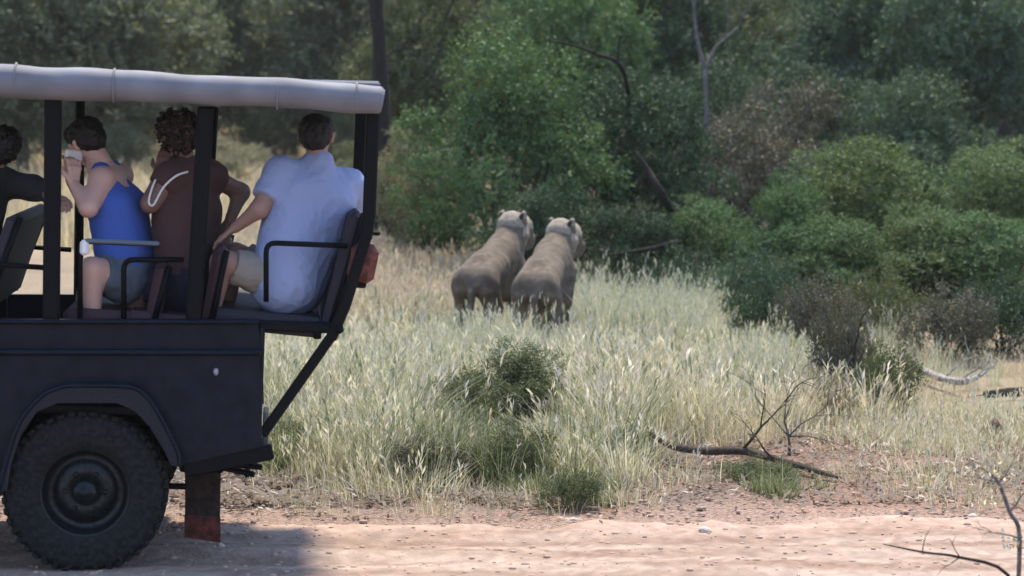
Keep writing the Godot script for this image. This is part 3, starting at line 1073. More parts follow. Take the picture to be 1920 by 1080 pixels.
func build_people():
	M.eye = mat(lin(.6, .6, .58), .2)
	M.shoe = mat(lin(.06, .055, .05), .8)
	var weave := noise_tex(.2, .86, 1.0, 51, 2)
	var skin_pale := mat(lin(.52, .33, .27), .55)
	skin_pale.subsurf_scatter_enabled = true
	skin_pale.subsurf_scatter_strength = .05
	var skin_tan := mat(lin(.30, .18, .14), .55)
	var skin_dark := mat(lin(.20, .115, .085), .5)
	var hair_black := mat(lin(.012, .011, .011), .6, noise_tex(.15, .6, 1.0, 53), 6.0)
	var hair_brown := mat(lin(.022, .014, .012), .65, noise_tex(.15, .6, 1.0, 54), 6.0)
	var cloth := func(c: Color) -> StandardMaterial3D:
		var m := mat(c, .9, weave, 4.0)
		m.rim_enabled = true
		m.rim = .15
		return m
	var away := Vector3(-.35, -.05, -1)
	person("person in a pale blue short-sleeved shirt and khaki shorts on the rearmost bench", "passengers on the safari truck", {
		"pelvis": L(542, 524, -.42), "chest": L(586, 372, -.47), "neck": L(596, 306, -.50), "head": L(594, 262, -.52),
		"shL": L(526, 325, -.42), "elL": L(486, 392, -.30), "wrL": L(440, 428, -.36), "shR": L(652, 346, -.60), "elR": L(664, 420, -.80), "wrR": L(610, 462, -.92),
		"hipL": L(538, 532, -.33), "knL": L(418, 492, -.26), "anL": L(392, 606, -.28), "hipR": L(570, 532, -.58), "knR": L(440, 478, -.66), "anR": L(420, 606, -.66)},
		{"skin": skin_tan, "shirt": cloth.call(lin(.31, .375, .58)), "shorts": cloth.call(lin(.30, .275, .235)), "hair": hair_black, "sleeve": .72, "face": Vector3(.25, -.05, -1), "fat": 1.16, "frizz": .006, "hem": .03, "palmL": Vector3(.2, -1, 0)})
	person("person with thick dark hair and dark brown shirt, one elbow raised, behind the middle post", "passengers on the safari truck", {
		"pelvis": L(348, 540, -.50), "chest": L(350, 396, -.52), "neck": L(345, 312, -.52), "head": L(335, 262, -.54),
		"shL": L(318, 334, -.42), "elL": L(281, 382, -.36), "wrL": L(300, 325, -.50), "shR": L(392, 330, -.62), "elR": L(452, 360, -.74), "wrR": L(430, 415, -.64),
		"hipL": L(338, 546, -.40), "knL": L(262, 532, -.40), "anL": L(250, 610, -.42), "hipR": L(358, 546, -.62), "knR": L(285, 520, -.75), "anR": L(270, 610, -.75)},
		{"skin": skin_dark, "shirt": cloth.call(lin(.080, .042, .040)), "shorts": cloth.call(lin(.02, .024, .04)), "hair": hair_brown, "sleeve": .32, "face": away, "fat": .98, "frizz": .026,
		"handL": Vector3(.2, 1, -.5), "palmL": Vector3(.3, 0, -1), "hair_more": [[Vector3(0, -.03, -.06), Vector3(0, .06, -.05), .062, .085], [Vector3(-.05, .02, .0), Vector3(-.04, .08, .0), .055, .06], [Vector3(.05, .02, .0), Vector3(.04, .08, .0), .055, .06]]})
	var rim_line_owner := get_child(get_child_count() - 1)
	var st := begin()  # added white tube, shaped like sun rim light along the bent arm
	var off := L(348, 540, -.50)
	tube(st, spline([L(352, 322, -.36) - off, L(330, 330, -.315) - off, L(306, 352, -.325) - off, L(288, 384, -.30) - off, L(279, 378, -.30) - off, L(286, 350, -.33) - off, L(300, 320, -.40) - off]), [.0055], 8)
	tag(obj("thin_band", smooth(st), M.white_plastic, rim_line_owner), "added white line imitating rim light on the shoulder and raised elbow")
	person("person in a bright blue sleeveless top and denim shorts raising both hands to the face", "passengers on the safari truck", {
		"pelvis": L(240, 520, -.46), "chest": L(222, 392, -.48), "neck": L(190, 318, -.50), "head": L(164, 268, -.52),
		"shL": L(190, 336, -.38), "elL": L(166, 390, -.24), "wrL": L(138, 345, -.34), "shR": L(226, 330, -.62), "elR": L(160, 380, -.80), "wrR": L(133, 340, -.64),
		"hipL": L(228, 524, -.36), "knL": L(172, 506, -.22), "anL": L(174, 612, -.22), "hipR": L(250, 524, -.58), "knR": L(170, 506, -.62), "anR": L(150, 612, -.62)},
		{"skin": skin_pale, "shirt": cloth.call(lin(.06, .125, .45)), "shorts": cloth.call(lin(.10, .13, .17)), "hair": hair_black, "tank": true, "face": Vector3(-.75, -.1, -.75), "fat": 1.02, "frizz": .006, "curl": .9,
		"handL": Vector3(0, 1, -.2), "handR": Vector3(0, 1, .2), "palmL": Vector3(-.6, 0, -1), "palmR": Vector3(-.6, 0, 1), "shorts_to": .72})
	person("person in dark clothes at the left edge, one arm along the seat back", "passengers on the safari truck", {
		"pelvis": L(-70, 520, -.50), "chest": L(-52, 392, -.50), "neck": L(-22, 325, -.52), "head": L(-2, 282, -.54),
		"shL": L(-40, 350, -.40), "elL": L(-110, 420, -.34), "wrL": L(-150, 360, -.45), "shR": L(0, 342, -.62), "elR": L(62, 352, -.52), "wrR": L(98, 368, -.36),
		"hipL": L(-80, 526, -.40), "knL": L(-190, 500, -.40), "anL": L(-190, 606, -.40), "hipR": L(-66, 526, -.62), "knR": L(-180, 500, -.7), "anR": L(-180, 606, -.7)},
		{"skin": skin_tan, "shirt": cloth.call(lin(.022, .026, .028)), "shorts": cloth.call(lin(.04, .04, .05)), "hair": hair_black, "sleeve": 1.75, "face": away, "fat": 1.05, "frizz": .01, "palmR": Vector3(.2, -1, 0)})
	# the pale little camera held up by the person in blue
	var c := thing("compact_camera", "small pale camera held up to the face of the person in blue", "camera", VT * Transform3D(Basis(Vector3.UP, .7), L(138, 292, -.47)))
	st = begin()
	box(st, Vector3.ZERO, Vector3(.10, .062, .03), .008)
	obj("casing", st, M.white_plastic, c)
	st = begin()
	lathe(st, [Vector2(.024, 0), Vector2(.024, .03), Vector2(.018, .034), Vector2(0, .03)], 18)
	var ln := obj("lens", smooth(st), M.black, c)
	ln.rotation.y = PI
	ln.position = Vector3(0, 0, -.015)

# ---------------------------------------------------------------- lions
func lion(label: String, px: float, depth: float, yaw: float, size: float, headturn: float, stride: float, neck_up: float):
	var o := thing("lion", label, "lion", Transform3D(Basis(Vector3.UP, yaw).scaled(Vector3(.92, 1, 1) * size), on_ground(px, depth)), "two lions standing in the grass")
	o.position.y -= .02
	var h := Vector3(headturn * .15, 1.075 + neck_up, -1.06)
	var B := Basis(Vector3.UP, -headturn)
	var g := func(x: float, y: float, z: float) -> Vector3: return h + B * Vector3(x, y, z)
	var bones := [
		[Vector3(-.085, .69, .02), Vector3(-.05, .79, -.36), .145, .16], [Vector3(.085, .69, .02), Vector3(.05, .79, -.36), .145, .16],
		[Vector3(0, .72, -.20), Vector3(0, .84, -.80), .17, .20], [Vector3(0, .60, -.42), Vector3(0, .62, -.82), .12, .20],
		[Vector3(0, .80, -.20), Vector3(0, .93, -.84), .13, .175],
		[Vector3(0, .88, -.80), g.call(0, -.05, .09), .20, .15], [Vector3(0, .74, -.9), g.call(0, -.12, .02), .18, .12],
		[g.call(0, .02, .05), g.call(0, .01, -.08), .168, .148], [g.call(0, -.03, -.12), g.call(0, -.07, -.27), .092, .062], [g.call(0, -.11, -.08), g.call(0, -.135, -.24), .08, .05],
	]
	for s in [-1.0, 1.0]:
		var st1: float = stride * s
		bones += [
			[Vector3(.13 * s, .62, .03), Vector3(.175 * s, .43, -.10 + st1), .125, .09], [Vector3(.175 * s, .45, -.05 + st1), Vector3(.165 * s, .25, .12 + st1), .08, .05],
			[Vector3(.165 * s, .25, .11 + st1), Vector3(.16 * s, .06, .05 + st1), .046, .044], [Vector3(.16 * s, .045, .06 + st1), Vector3(.16 * s, .04, -.07 + st1), .048, .052],
			[Vector3(.14 * s, .76, -.80), Vector3(.15 * s, .50, -.75 - st1), .12, .08], [Vector3(.15 * s, .50, -.75 - st1), Vector3(.135 * s, .25, -.80 - st1), .065, .05],
			[Vector3(.135 * s, .25, -.80 - st1), Vector3(.13 * s, .05, -.79 - st1), .05, .045], [Vector3(.13 * s, .045, -.78 - st1), Vector3(.13 * s, .04, -.89 - st1), .05, .052],
			[g.call(.115 * s, .13, .03), g.call(.135 * s, .175, .03), .05, .034]]
	bones += [[Vector3(0, .70, .13), Vector3(.02, .58, .20), .04, .03], [Vector3(.02, .58, .20), Vector3(.03, .38, .20), .028, .022], [Vector3(.03, .38, .22), Vector3(.03, .22, .16), .022, .02]]
	var st := begin()
	blob(st, bones, .018, .020, .005, n_cloth)
	obj("body", st, M.fur, o)
	st = begin()
	blob(st, [[Vector3(.03, .24, .165), Vector3(.03, .13, .14), .028, .036]], .012, .01, .012, n_cloth)
	obj("tail_tuft", st, M.fur_dark, o)
	# sunlight on crown and cheeks painted in as paler fur, dark backs of the ears
	st = begin()
	blob(st, [[g.call(0, .05, .05), g.call(0, .04, -.08), .166, .145], [g.call(-.12, -.02, .03), g.call(-.10, -.09, .03), .075, .06], [g.call(.12, -.02, .03), g.call(.10, -.09, .03), .075, .06]], .013, .014, .008, n_cloth)
	tag(obj("lit_head_fur", st, M.fur_lit, o), "sunlit look of the head painted in as paler fur")
	for s in [-1.0, 1.0]:
		st = begin()
		blob(st, [[g.call(.128 * s, .155, .036), g.call(.140 * s, .190, .036), .042, .03]], .010, .008)
		obj("ear", st, M.fur_lit, o)
		st = begin()
		blob(st, [[g.call(.128 * s, .155, .068), g.call(.138 * s, .180, .064), .028, .02]], .007, .005)
		obj("ear_mark", st, M.fur_dark, o)
		st = begin()
		blob(st, [[g.call(.06 * s, .03, -.205), g.call(.06 * s, .03, -.206), .018, .018]], .006, .003)
		obj("eye", st, M.fur_dark, o)
	st = begin()
	blob(st, [[g.call(-.025, -.055, -.345), g.call(.025, -.055, -.345), .02, .02]], .007, .005)
	obj("nose", st, M.fur_dark, o)

# ---------------------------------------------------------------- dead wood
func twigs(st: SurfaceTool, r: RandomNumberGenerator, p: Vector3, d: Vector3, len: float, rad: float, depth: int, spread := .8):
	var pts := [p]
	var rr := [rad]
	var q := p
	for k in 4:
		d = (d + unit(r) * .28).normalized()
		q += d * len / 4.0
		pts.append(q)
		rr.append(rad * (1.0 - .2 * (k + 1)))
		if depth > 0 and k >= 1:
			twigs(st, r, q, (d + unit(r) * spread).normalized(), len * r.randf_range(.4, .65), rad * .5, depth - 1, spread)
	tube(st, pts, rr, 5 if rad < .02 else 7, .2)

func wood(called: String, label: String, category: String, where: Vector3, path: Array, rad: Array, m: Material, sd: int, sprigs: Array, group := "", part := "trunk") -> Node3D:
	var o := thing(called, label, category, Transform3D(Basis(), where), group)
	var st := begin()
	tube(st, spline(path.map(func(p): return p - where), 4), stretch(rad, (path.size() - 1) * 4 + 1), 8, .35)
	obj(part, smooth(st), m, o)
	var r := RandomNumberGenerator.new()
	r.seed = sd
	for s in sprigs:        # [index on path, direction, length, radius, depth]
		st = begin()
		twigs(st, r, path[s[0]] - where, s[1].normalized(), s[2], s[3], s[4])
		obj("limb" if s[3] > .02 else "twig", smooth(st), m, o)
	return o

func stretch(a: Array, n: int) -> Array:
	var out := []
	for k in n:
		var t := float(k) / (n - 1) * (a.size() - 1)
		out.append(lerpf(a[int(t)], a[mini(int(t) + 1, a.size() - 1)], t - int(t)))
	return out

func build_dead_wood():
	var g := func(px: float, d: float, up := 0.0) -> Vector3: return on_ground(px, d) + Vector3(0, up, 0)
	# thin pale forked tree
	var D := 33.0
	wood("forked_tree", "slender pale grey bare tree with a forked stem above the bushes", "tree", g.call(1332, D), [g.call(1332, D, -.1), at(1330, 400, D), at(1326, 260, D), at(1322, 130, D)], [.045, .04, .037, .034], M.bark_grey, 11, [])
	var ft := get_child(get_child_count() - 1)
	var o0: Vector3 = ft.position
	for limb in [[[1322, 130], [1308, 80], [1302, 30], [1296, -60], [1290, -130]], [[1322, 130], [1334, 105], [1345, 85], [1360, 72], [1385, 50]]]:
		var st := begin()
		tube(st, spline(limb.map(func(p): return at(p[0], p[1], D) - o0), 3), stretch([.033, .024, .014], 13), 7, .3)
		obj("limb", smooth(st), M.bark_grey, ft)
	var rr := RandomNumberGenerator.new()
	rr.seed = 5
	for p in [[1302, 40], [1360, 72], [1300, 10], [1385, 50]]:
		var st := begin()
		twigs(st, rr, at(p[0], p[1], D) - o0, Vector3(rr.randf_range(-.6, .6), 1, 0), .7, .014, 2)
		obj("twig", smooth(st), M.bark_grey, ft)
	D = 27.4
	wood("bare_branch", "dark bare branch arching out to the left across the top of the large bush", "branch", at(1180, 175, D), [at(1182, 205, D + 2.2), at(1176, 160, D + 1.2), at(1160, 118, D), at(1120, 102, D), at(1075, 85, D), at(1015, 75, D)], [.02, .028, .03, .024, .018, .007], M.bark_dark, 12, [[2, Vector3(.1, 1, 0), .4, .016, 1], [3, Vector3(-.5, .5, 0), .35, .01, 1]])
	D = 26.3
	wood("leaning_trunk", "short dark broken trunk leaning left in front of the bushes", "tree trunk", g.call(1262, D), [g.call(1300, D + 2, -.1), at(1275, 430, D + 1.4), at(1246, 375, D), at(1215, 320, D), at(1190, 284, D)], [.05, .05, .05, .04, .02], M.bark_dark, 13, [])
	D = 25.5
	wood("dark_snag", "dark dead branch lying sideways in the shadow right of the lions", "branch", at(1230, 462, D), [at(1130, 480, D), at(1190, 472, D), at(1230, 464, D), at(1272, 454, D)], [.01, .02, .026, .03], M.bark_dark, 14, [[2, Vector3(.2, -1, 0), .5, .02, 1]])
	D = 38.0
	wood("dead_stump", "thin dark dead stem standing above the bright bush near the right edge", "tree trunk", g.call(1868, D), [g.call(1866, D, -.1), at(1870, 305, D), at(1876, 265, D), at(1884, 225, D)], [.07, .07, .06, .045], M.bark_dark, 15, [])
	D = 33.5
	wood("tall_bare_tree", "tall dark tree trunk rising above the rear end of the truck roof", "tree", g.call(714, D), [g.call(716, D, -.1), at(717, 250, D), at(712, 120, D), at(706, 0, D), at(702, -120, D)], [.14, .13, .11, .10, .08], M.bark_dark, 16, [[3, Vector3(.5, 1, 0), 1.0, .04, 2], [3, Vector3(-.6, 1, .2), 1.0, .04, 2], [2, Vector3(.8, .7, 0), .6, .022, 2]])
	D = 24.0
	wood("dry_overhanging_branch", "dark twiggy branch hanging into view at the top above the large bush", "branch", at(840, -60, D), [at(960, -160, D), at(880, -70, D), at(850, 0, D), at(832, 45, D)], [.03, .022, .012, .004], M.bark_dark, 17, [[1, Vector3(-.8, -.6, 0), .5, .008, 2], [2, Vector3(.4, -1, 0), .3, .006, 2], [1, Vector3(.6, -.8, 0), .4, .008, 2]])
	# on the ground
	var f := func(px: float, py: float, up: float) -> Vector3:
		var q := at(px, py, EYE.y * FPX / (py - 200.0))
		return Vector3(q.x, gh(q.x, q.z) + up, q.z)
	wood("fallen_branch", "long dark fallen branch lying across the edge of the grass", "branch", f.call(1400, 850, 0), [f.call(1205, 845, .16), f.call(1250, 862, .12), f.call(1310, 868, .11), f.call(1390, 868, .10), f.call(1450, 878, .07), f.call(1520, 894, .05), f.call(1570, 904, .03)], [.012, .022, .027, .028, .027, .02, .01], M.bark_fallen, 21, [[3, Vector3(.5, .4, .5), .45, .012, 2], [4, Vector3(-.3, .5, .6), .4, .010, 2], [1, Vector3(-.6, .6, -.1), .25, .008, 1]], "", "stem")
	wood("twiggy_dead_bush", "grey leafless thorny twigs standing at the end of the fallen branch", "dead shrub", f.call(1480, 850, 0), [f.call(1480, 850, -.03), f.call(1478, 850, .12), f.call(1470, 850, .22)], [.012, .009, .006], M.bark_grey, 22, [[1, Vector3(-.7, .7, .2), .45, .006, 3], [1, Vector3(.7, .6, .1), .45, .006, 3], [2, Vector3(-.2, 1, 0), .35, .005, 3], [2, Vector3(.3, .8, -.4), .4, .005, 3], [1, Vector3(1, .25, .2), .5, .006, 2]], "", "stem")
	wood("bleached_log", "white bleached dead branch lying in the grass at the right", "branch", f.call(1790, 735, 0), [f.call(1733, 712, .10), f.call(1765, 722, .10), f.call(1800, 732, .12), f.call(1830, 730, .14), f.call(1852, 728, .19)], [.03, .034, .03, .02, .008], M.bleached, 23, [[1, Vector3(.8, .4, .1), .3, .012, 1], [2, Vector3(.8, .5, -.1), .35, .011, 1], [3, Vector3(.6, .6, .1), .2, .012, 1]], "", "stem")
	wood("dark_log", "dark straight log lying in the grass at the right edge", "log", f.call(1890, 745, 0), [f.call(1845, 744, .06), f.call(1890, 743, .07), f.call(1990, 742, .07)], [.03, .036, .04], M.bark_brown, 24, [], "", "stem")
	wood("dead_tree", "brown broken dead stem standing upright behind the small dark bush", "tree trunk", f.call(1600, 770, 0), [f.call(1606, 770, -.05), f.call(1600, 770, .18), f.call(1588, 770, .30), f.call(1600, 770, .46)], [.05, .045, .04, .02], M.bark_brown, 25, [[2, Vector3(-.9, .4, 0), .3, .018, 1], [1, Vector3(-1, -.1, .2), .45, .022, 1], [3, Vector3(.1, 1, 0), .3, .014, 1]])
	# thorny sprigs at the lower right, nearer the camera
	var n := 9.6
	wood("thorny_sprig", "bare thorny twig poking up at the lower right corner beside the track", "twig", on_ground(1915, n), [on_ground(1918, n), at(1912, 1010, n), at(1893, 960, n), at(1872, 905, n), at(1842, 878, n)], [.011, .010, .009, .007, .003], M.bark_grey, 26, [[2, Vector3(.6, .6, 0), .16, .005, 1], [3, Vector3(-.8, .1, 0), .15, .004, 2], [3, Vector3(.8, .5, 0), .17, .004, 2], [1, Vector3(-.8, .3, .1), .16, .005, 2], [4, Vector3(-.8, .3, 0), .08, .003, 1]])
	wood("trailing_thorn_twig", "thin dry thorn twig trailing low over the track at the bottom right", "twig", on_ground(1890, 9.8), [on_ground(1940, 9.6), at(1890, 1078, 9.8), at(1800, 1045, 9.8), at(1730, 1035, 9.9), at(1655, 1020, 9.9)], [.009, .008, .007, .005, .002], M.bark_brown, 27, [[2, Vector3(-.5, .8, 0), .10, .003, 1], [3, Vector3(.3, 1, 0), .08, .003, 1], [2, Vector3(-.6, -.5, .3), .10, .003, 1]])
	# pale dry leaves of the sprigs
	var r := RandomNumberGenerator.new()
	r.seed = 77
	var V := PackedVector3Array()
	var Nn := PackedVector3Array()
	var C := PackedColorArray()
	var I := PackedInt32Array()
	var sp: Node3D = find_child("thorny_sprig", false, false)
	for q in [[1842, 878], [1850, 890], [1835, 870], [1872, 905], [1880, 890], [1905, 880], [1850, 935], [1860, 945], [1895, 1010], [1900, 1020], [1862, 870], [1910, 900]]:
		for k in 14:
			var p := at(q[0] + r.randf_range(-18, 18), q[1] + r.randf_range(-14, 14), n) - sp.position
			leaf(V, Nn, C, I, p, unit(r), unit(r), r.randf_range(.014, .03), .014, [Color(.58, .52, .40), Color(.50, .42, .22), Color(.66, .60, .48)][k % 3])
	var A := []
	A.resize(Mesh.ARRAY_MAX)
	A[Mesh.ARRAY_VERTEX] = V
	A[Mesh.ARRAY_NORMAL] = Nn
	A[Mesh.ARRAY_COLOR] = C
	A[Mesh.ARRAY_INDEX] = I
	var am := ArrayMesh.new()
	am.add_surface_from_arrays(Mesh.PRIMITIVE_TRIANGLES, A)
	put("leaves", am, M.litter, sp)
	# stones
	var k := 0
	for s in [[1815, 826, .07, "flat pale stone near the right edge, left of the brown lump"], [1842, 822, .05, "small pale stone touching the brown lump"], [1700, 842, .045, "small white stone alone at the foot of the small dark bush"], [1660, 848, .05, "low pale stone left of the small white stone"], [1822, 975, .04, "pale pebble lying alone on the bare soil by the track"], [412, 1030, .03, "small pale pebble beside the bottom of the mudflap"], [1320, 1000, .04, "pale pebble on the edge of the track below the green tuft"]]:
		var p: Vector3 = f.call(s[0], s[1], s[2] * .3)
		var st := begin()
		var rs := RandomNumberGenerator.new()
		rs.seed = 900 + k
		var bn := []
		for j in 3: bn.append([unit(rs) * s[2] * .4 * Vector3(1, .4, 1), unit(rs) * s[2] * .6 * Vector3(1, .4, 1), s[2] * .5, s[2] * .4])
		blob(st, bn, s[2] * .14, s[2] * .15)
		var o := obj("stone", st, M.stone_pale)
		o.position = p
		tag(o, s[3], "stone", "pale stones by the track")
		k += 1
	var st2 := begin()
	blob(st2, [[Vector3(-.03, .03, 0), Vector3(.03, .03, .01), .06, .05], [Vector3(0, .08, 0), Vector3(.01, .1, 0), .045, .035]], .012, .012, .02, n_cloth)
	var lump := obj("earth_lump", st2, M.stone_brown)
	lump.position = f.call(1862, 830, .0)
	tag(lump, "brown earth lump among the pale stones at the right", "clod")

func build_litter():
	var r := RandomNumberGenerator.new()
	r.seed = 55
	for kind in 3:
		var V := PackedVector3Array()
		var Nn := PackedVector3Array()
		var C := PackedColorArray()
		var I := PackedInt32Array()
		var col: Color = [Color(.24, .20, .17), Color(.55, .50, .45), Color(.13, .10, .08)][kind]
		for k in 5:
			var d := unit(r) * Vector3(1, .25, 1)
			leaf(V, Nn, C, I, Vector3(r.randf_range(-.05, .05), r.randf_range(.004, .03), r.randf_range(-.05, .05)), d.normalized(), (Vector3.UP + unit(r) * .5).normalized(), r.randf_range(.03, .09), r.randf_range(.012, .03), col)
		var A := []
		A.resize(Mesh.ARRAY_MAX)
		A[Mesh.ARRAY_VERTEX] = V
		A[Mesh.ARRAY_NORMAL] = Nn
		A[Mesh.ARRAY_COLOR] = C
		A[Mesh.ARRAY_INDEX] = I
		var m := ArrayMesh.new()
		m.add_surface_from_arrays(Mesh.PRIMITIVE_TRIANGLES, A)
		grass("leaf_litter", ["grey brown leaf litter strewn beside the track", "pale dry chips and leaves strewn beside the track", "dark dead leaves strewn beside the track"][kind], m, [5000, 1500, 4000][kind], -100, 2000, 12.3, 16.5, .5, 1.2, 60 + kind, -.25,
			func(px: float, d: float, q: RandomNumberGenerator) -> bool: return q.randf() < (1.0 if d > 12.9 else .15) * (1.0 if px < 1150 else .45))

# ---------------------------------------------------------------- all of it
func _ready():
	# camera
	var cam := Camera3D.new()
	cam.name = "camera"
	cam.position = EYE
	cam.basis = cam_basis
	cam.fov = rad_to_deg(2.0 * atan(540.0 / FPX))
	cam.near = 0.1
	cam.far = 1500.0
	var ca := CameraAttributesPhysical.new()
	ca.frustum_focal_length = 12.0 * FPX / 540.0
	ca.frustum_focus_distance = 13.0
	ca.frustum_near = 0.1
	ca.frustum_far = 1500.0
	ca.exposure_aperture = 3.2
	cam.attributes = ca
	add_child(cam)
	cam.current = true
	# sky, sun, exposure
	var env := Environment.new()
	env.background_mode = Environment.BG_SKY
	var sm := ProceduralSkyMaterial.new()
	sm.sky_top_color = Color(0.56, 0.68, 0.88)
	sm.sky_horizon_color = Color(0.88, 0.91, 0.94)
	sm.ground_bottom_color = Color(0.35, 0.30, 0.25)
	sm.ground_horizon_color = Color(0.6, 0.58, 0.52)
	sm.sky_energy_multiplier = 1.0
	sm.sun_angle_max = 12.0
	var sky := Sky.new()
	sky.sky_material = sm
	env.sky = sky
	env.tonemap_mode = Environment.TONE_MAPPER_LINEAR
	env.tonemap_exposure = 1.98
	env.sdfgi_enabled = true
	env.ssao_enabled = true
	env.ssil_enabled = true
	env.fog_enabled = true
	env.fog_density = 0.0003
	env.fog_light_color = Color(0.93, 0.93, 0.90)
	var we := WorldEnvironment.new()
	we.name = "world_environment"
	we.environment = env
	add_child(we)
	var sun := DirectionalLight3D.new()
	sun.name = "sun"
	sun.light_energy = 1.4
	sun.light_color = Color(1.0, 0.95, 0.87)
	sun.light_angular_distance = 7.0
	sun.shadow_enabled = true
	add_child(sun)
	sun.look_at_from_position(Vector3(0.08, 0.90, -0.42) * 10.0, Vector3.ZERO)

	n_soft.seed = 1
	n_soft.frequency = 0.25
	n_fine.seed = 2
	n_fine.frequency = 0.9
	n_rut.seed = 3
	n_rut.frequency = 0.8
	n_cloth.seed = 4
	n_cloth.frequency = 11.0
	n_cloth.fractal_octaves = 3
	n_hair.seed = 7
	n_hair.frequency = 26.0
	n_hair.fractal_octaves = 2
	n_fold.seed = 6
	n_fold.frequency = 7.5
	n_fold.fractal_octaves = 2
	n_fold.fractal_type = FastNoiseLite.FRACTAL_RIDGED
	make_materials()
	build_ground()
	make_crowns()

	# the truck stands with its near rear wheel at the lower left, tail a little lower than its nose
	var hit := at(155, 1076, EYE.y * FPX / (1076.0 - 200.0))
	VT = Transform3D(Basis(Vector3.UP, deg_to_rad(6.0)) * Basis(Vector3(0, 0, 1), deg_to_rad(-2.5)), Vector3(hit.x, gh(hit.x, hit.z), hit.z))
	build_truck()
	build_people()

	lion("tawny lion standing on the left with its pale head raised, seen from behind", 893, 21.1, -.34, 1.0, .30, .04, .01)
	lion("tawny lion standing on the right, half hiding the other lion, seen from behind", 1006, 20.3, -.22, .97, .48, -.05, -.02)

	# bushes round the lions
	var b := "bushes behind the lions"
	plant("bush", "large dense mid-green bush right behind the left lion", "bush", 960, 28.5, 0, 1.0, 1.12, M.leaf_mid, .4, b)
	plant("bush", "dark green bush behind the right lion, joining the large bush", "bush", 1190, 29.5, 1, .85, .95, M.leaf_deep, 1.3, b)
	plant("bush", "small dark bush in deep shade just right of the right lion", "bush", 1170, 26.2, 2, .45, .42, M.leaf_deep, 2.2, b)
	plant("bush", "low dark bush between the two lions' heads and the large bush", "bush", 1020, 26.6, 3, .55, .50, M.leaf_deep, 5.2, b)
	plant("shrub", "thin pale-tipped shrub at the left foot of the large bush", "shrub", 765, 31.0, 4, .62, .92, M.leaf_grey, .9, b)
	plant("shrub", "thin olive shrub beside the truck's rear post", "shrub", 712, 34.0, 5, .6, .82, M.leaf_olive, 2.9, b)
	plant("bush", "bright yellow-green bush in the right half of the picture", "bush", 1630, 27.0, 1, .82, .68, M.leaf_bright, 3.7, b)
	plant("bush", "light green bush cut by the right edge", "bush", 1850, 28.0, 2, .80, .68, M.leaf_bright, 1.0, b)
	plant("bush", "narrow dark blue-green bush left of the bright bush", "bush", 1450, 26.0, 3, .50, .55, M.leaf_mid, .2, b)
	plant("shrub", "brownish twiggy shrub under the slender forked tree", "shrub", 1380, 31.5, 4, 1.0, 1.1, M.leaf_brown, 4.0, b)
	plant("shrub", "sparse olive-brown shrub between the forked tree and the bright bush", "shrub", 1480, 35.0, 5, 1.1, 1.3, M.leaf_brown, 5.0, b)
	plant("scrub", "low grey-brown scrub at the foot of the bright bush's left side", "shrub", 1545, 20.6, 8, .55, .80, M.leaf_brown, .7, b)
	plant("scrub", "low dusky green scrub at the foot of the bright bush's middle", "shrub", 1660, 21.0, 8, .60, .80, M.leaf_olive, 5.1, b)
	plant("scrub", "low brown scrub under the gap between the two bright bushes", "shrub", 1775, 20.4, 8, .55, .72, M.leaf_brown, 2.4, b)
	plant("scrub", "low dark scrub at the right edge behind the white branch", "shrub", 1890, 20.8, 8, .62, .78, M.leaf_deep, 4.4, b)
	plant("scrub", "brown-green weedy shrub around the dead upright stem", "shrub", 1590, 17.4, 8, .34, .92, M.leaf_brown, 5.7)
	plant("scrub", "grey-brown twiggy growth between the fallen branch and the small dark bush", "shrub", 1540, 16.4, 8, .34, .42, M.leaf_grey, 2.7)
	plant("scrub", "second dark weed in the grass, left of the dark green one", "shrub", 880, 15.4, 8, .40, .56, M.leaf_olive, 3.6)
	plant("scrub", "low grey-green weed at the grass edge beside the truck's rear step", "shrub", 600, 14.6, 8, .34, .34, M.leaf_olive, 5.5)
	plant("scrub", "low grey weed at the foot of the grass, left of the tuft by the track", "shrub", 800, 14.0, 8, .36, .32, M.leaf_brown, .9)
	plant("scrub", "low olive weed at the foot of the dark green weed", "shrub", 960, 14.0, 8, .34, .40, M.leaf_olive, 1.9)
	plant("bush", "olive bush filling the gap between the rear post and the large bush", "bush", 745, 36.0, 0, .55, .66, M.leaf_olive, 1.2, b)
	plant("bush", "mid-green bush under the large bush's left side", "bush", 830, 30.5, 2, .50, .62, M.leaf_mid, 2.2, b)
	plant("bush", "low pale olive bush at the left end of the bush wall", "bush", 710, 41.0, 1, .55, .50, M.leaf_grey, 3.2, b)
	plant("bush", "dark low bush under the left half of the bright bush", "bush", 1560, 25.0, 0, .55, .38, M.leaf_mid, 5.2, b)
	plant("bush", "dark low bush under the right half of the bright bush", "bush", 1700, 25.2, 3, .62, .42, M.leaf_bright, .6, b)
	plant("bush", "dark low bush under the light green bush", "bush", 1860, 24.8, 1, .60, .40, M.leaf_mid, 2.6, b)
	plant("bush", "dark green low bush between the leaning trunk and the scrub", "bush", 1330, 26.6, 2, .55, .45, M.leaf_mid, 3.9, b)
	plant("scrub", "dusky scrub behind the silvery grass, under the forked tree", "shrub", 1440, 21.8, 8, .55, .80, M.leaf_deep, 2.9, b)
	plant("scrub", "low blue-green scrub right of the silvery grass", "shrub", 1400, 24.0, 8, .66, .9, M.leaf_teal, 1.9, b)
	plant("scrub", "low dark scrub in the shade behind the silvery grass", "shrub", 1270, 25.2, 8, .75, .85, M.leaf_deep, 3.3, b)
	plant("scrub", "low brown-green weed tuft at the edge of the track", "shrub", 1065, 12.85, 8, .24, .26, M.leaf_olive, 2.6)
	plant("scrub", "thin low weed on the bare soil below the fallen branch", "shrub", 1420, 13.9, 8, .30, .16, M.leaf_olive, 1.1)
	plant("scrub", "low weed in the grass edge left of the fallen branch", "shrub", 1165, 14.4, 8, .28, .28, M.leaf_olive, 4.1)
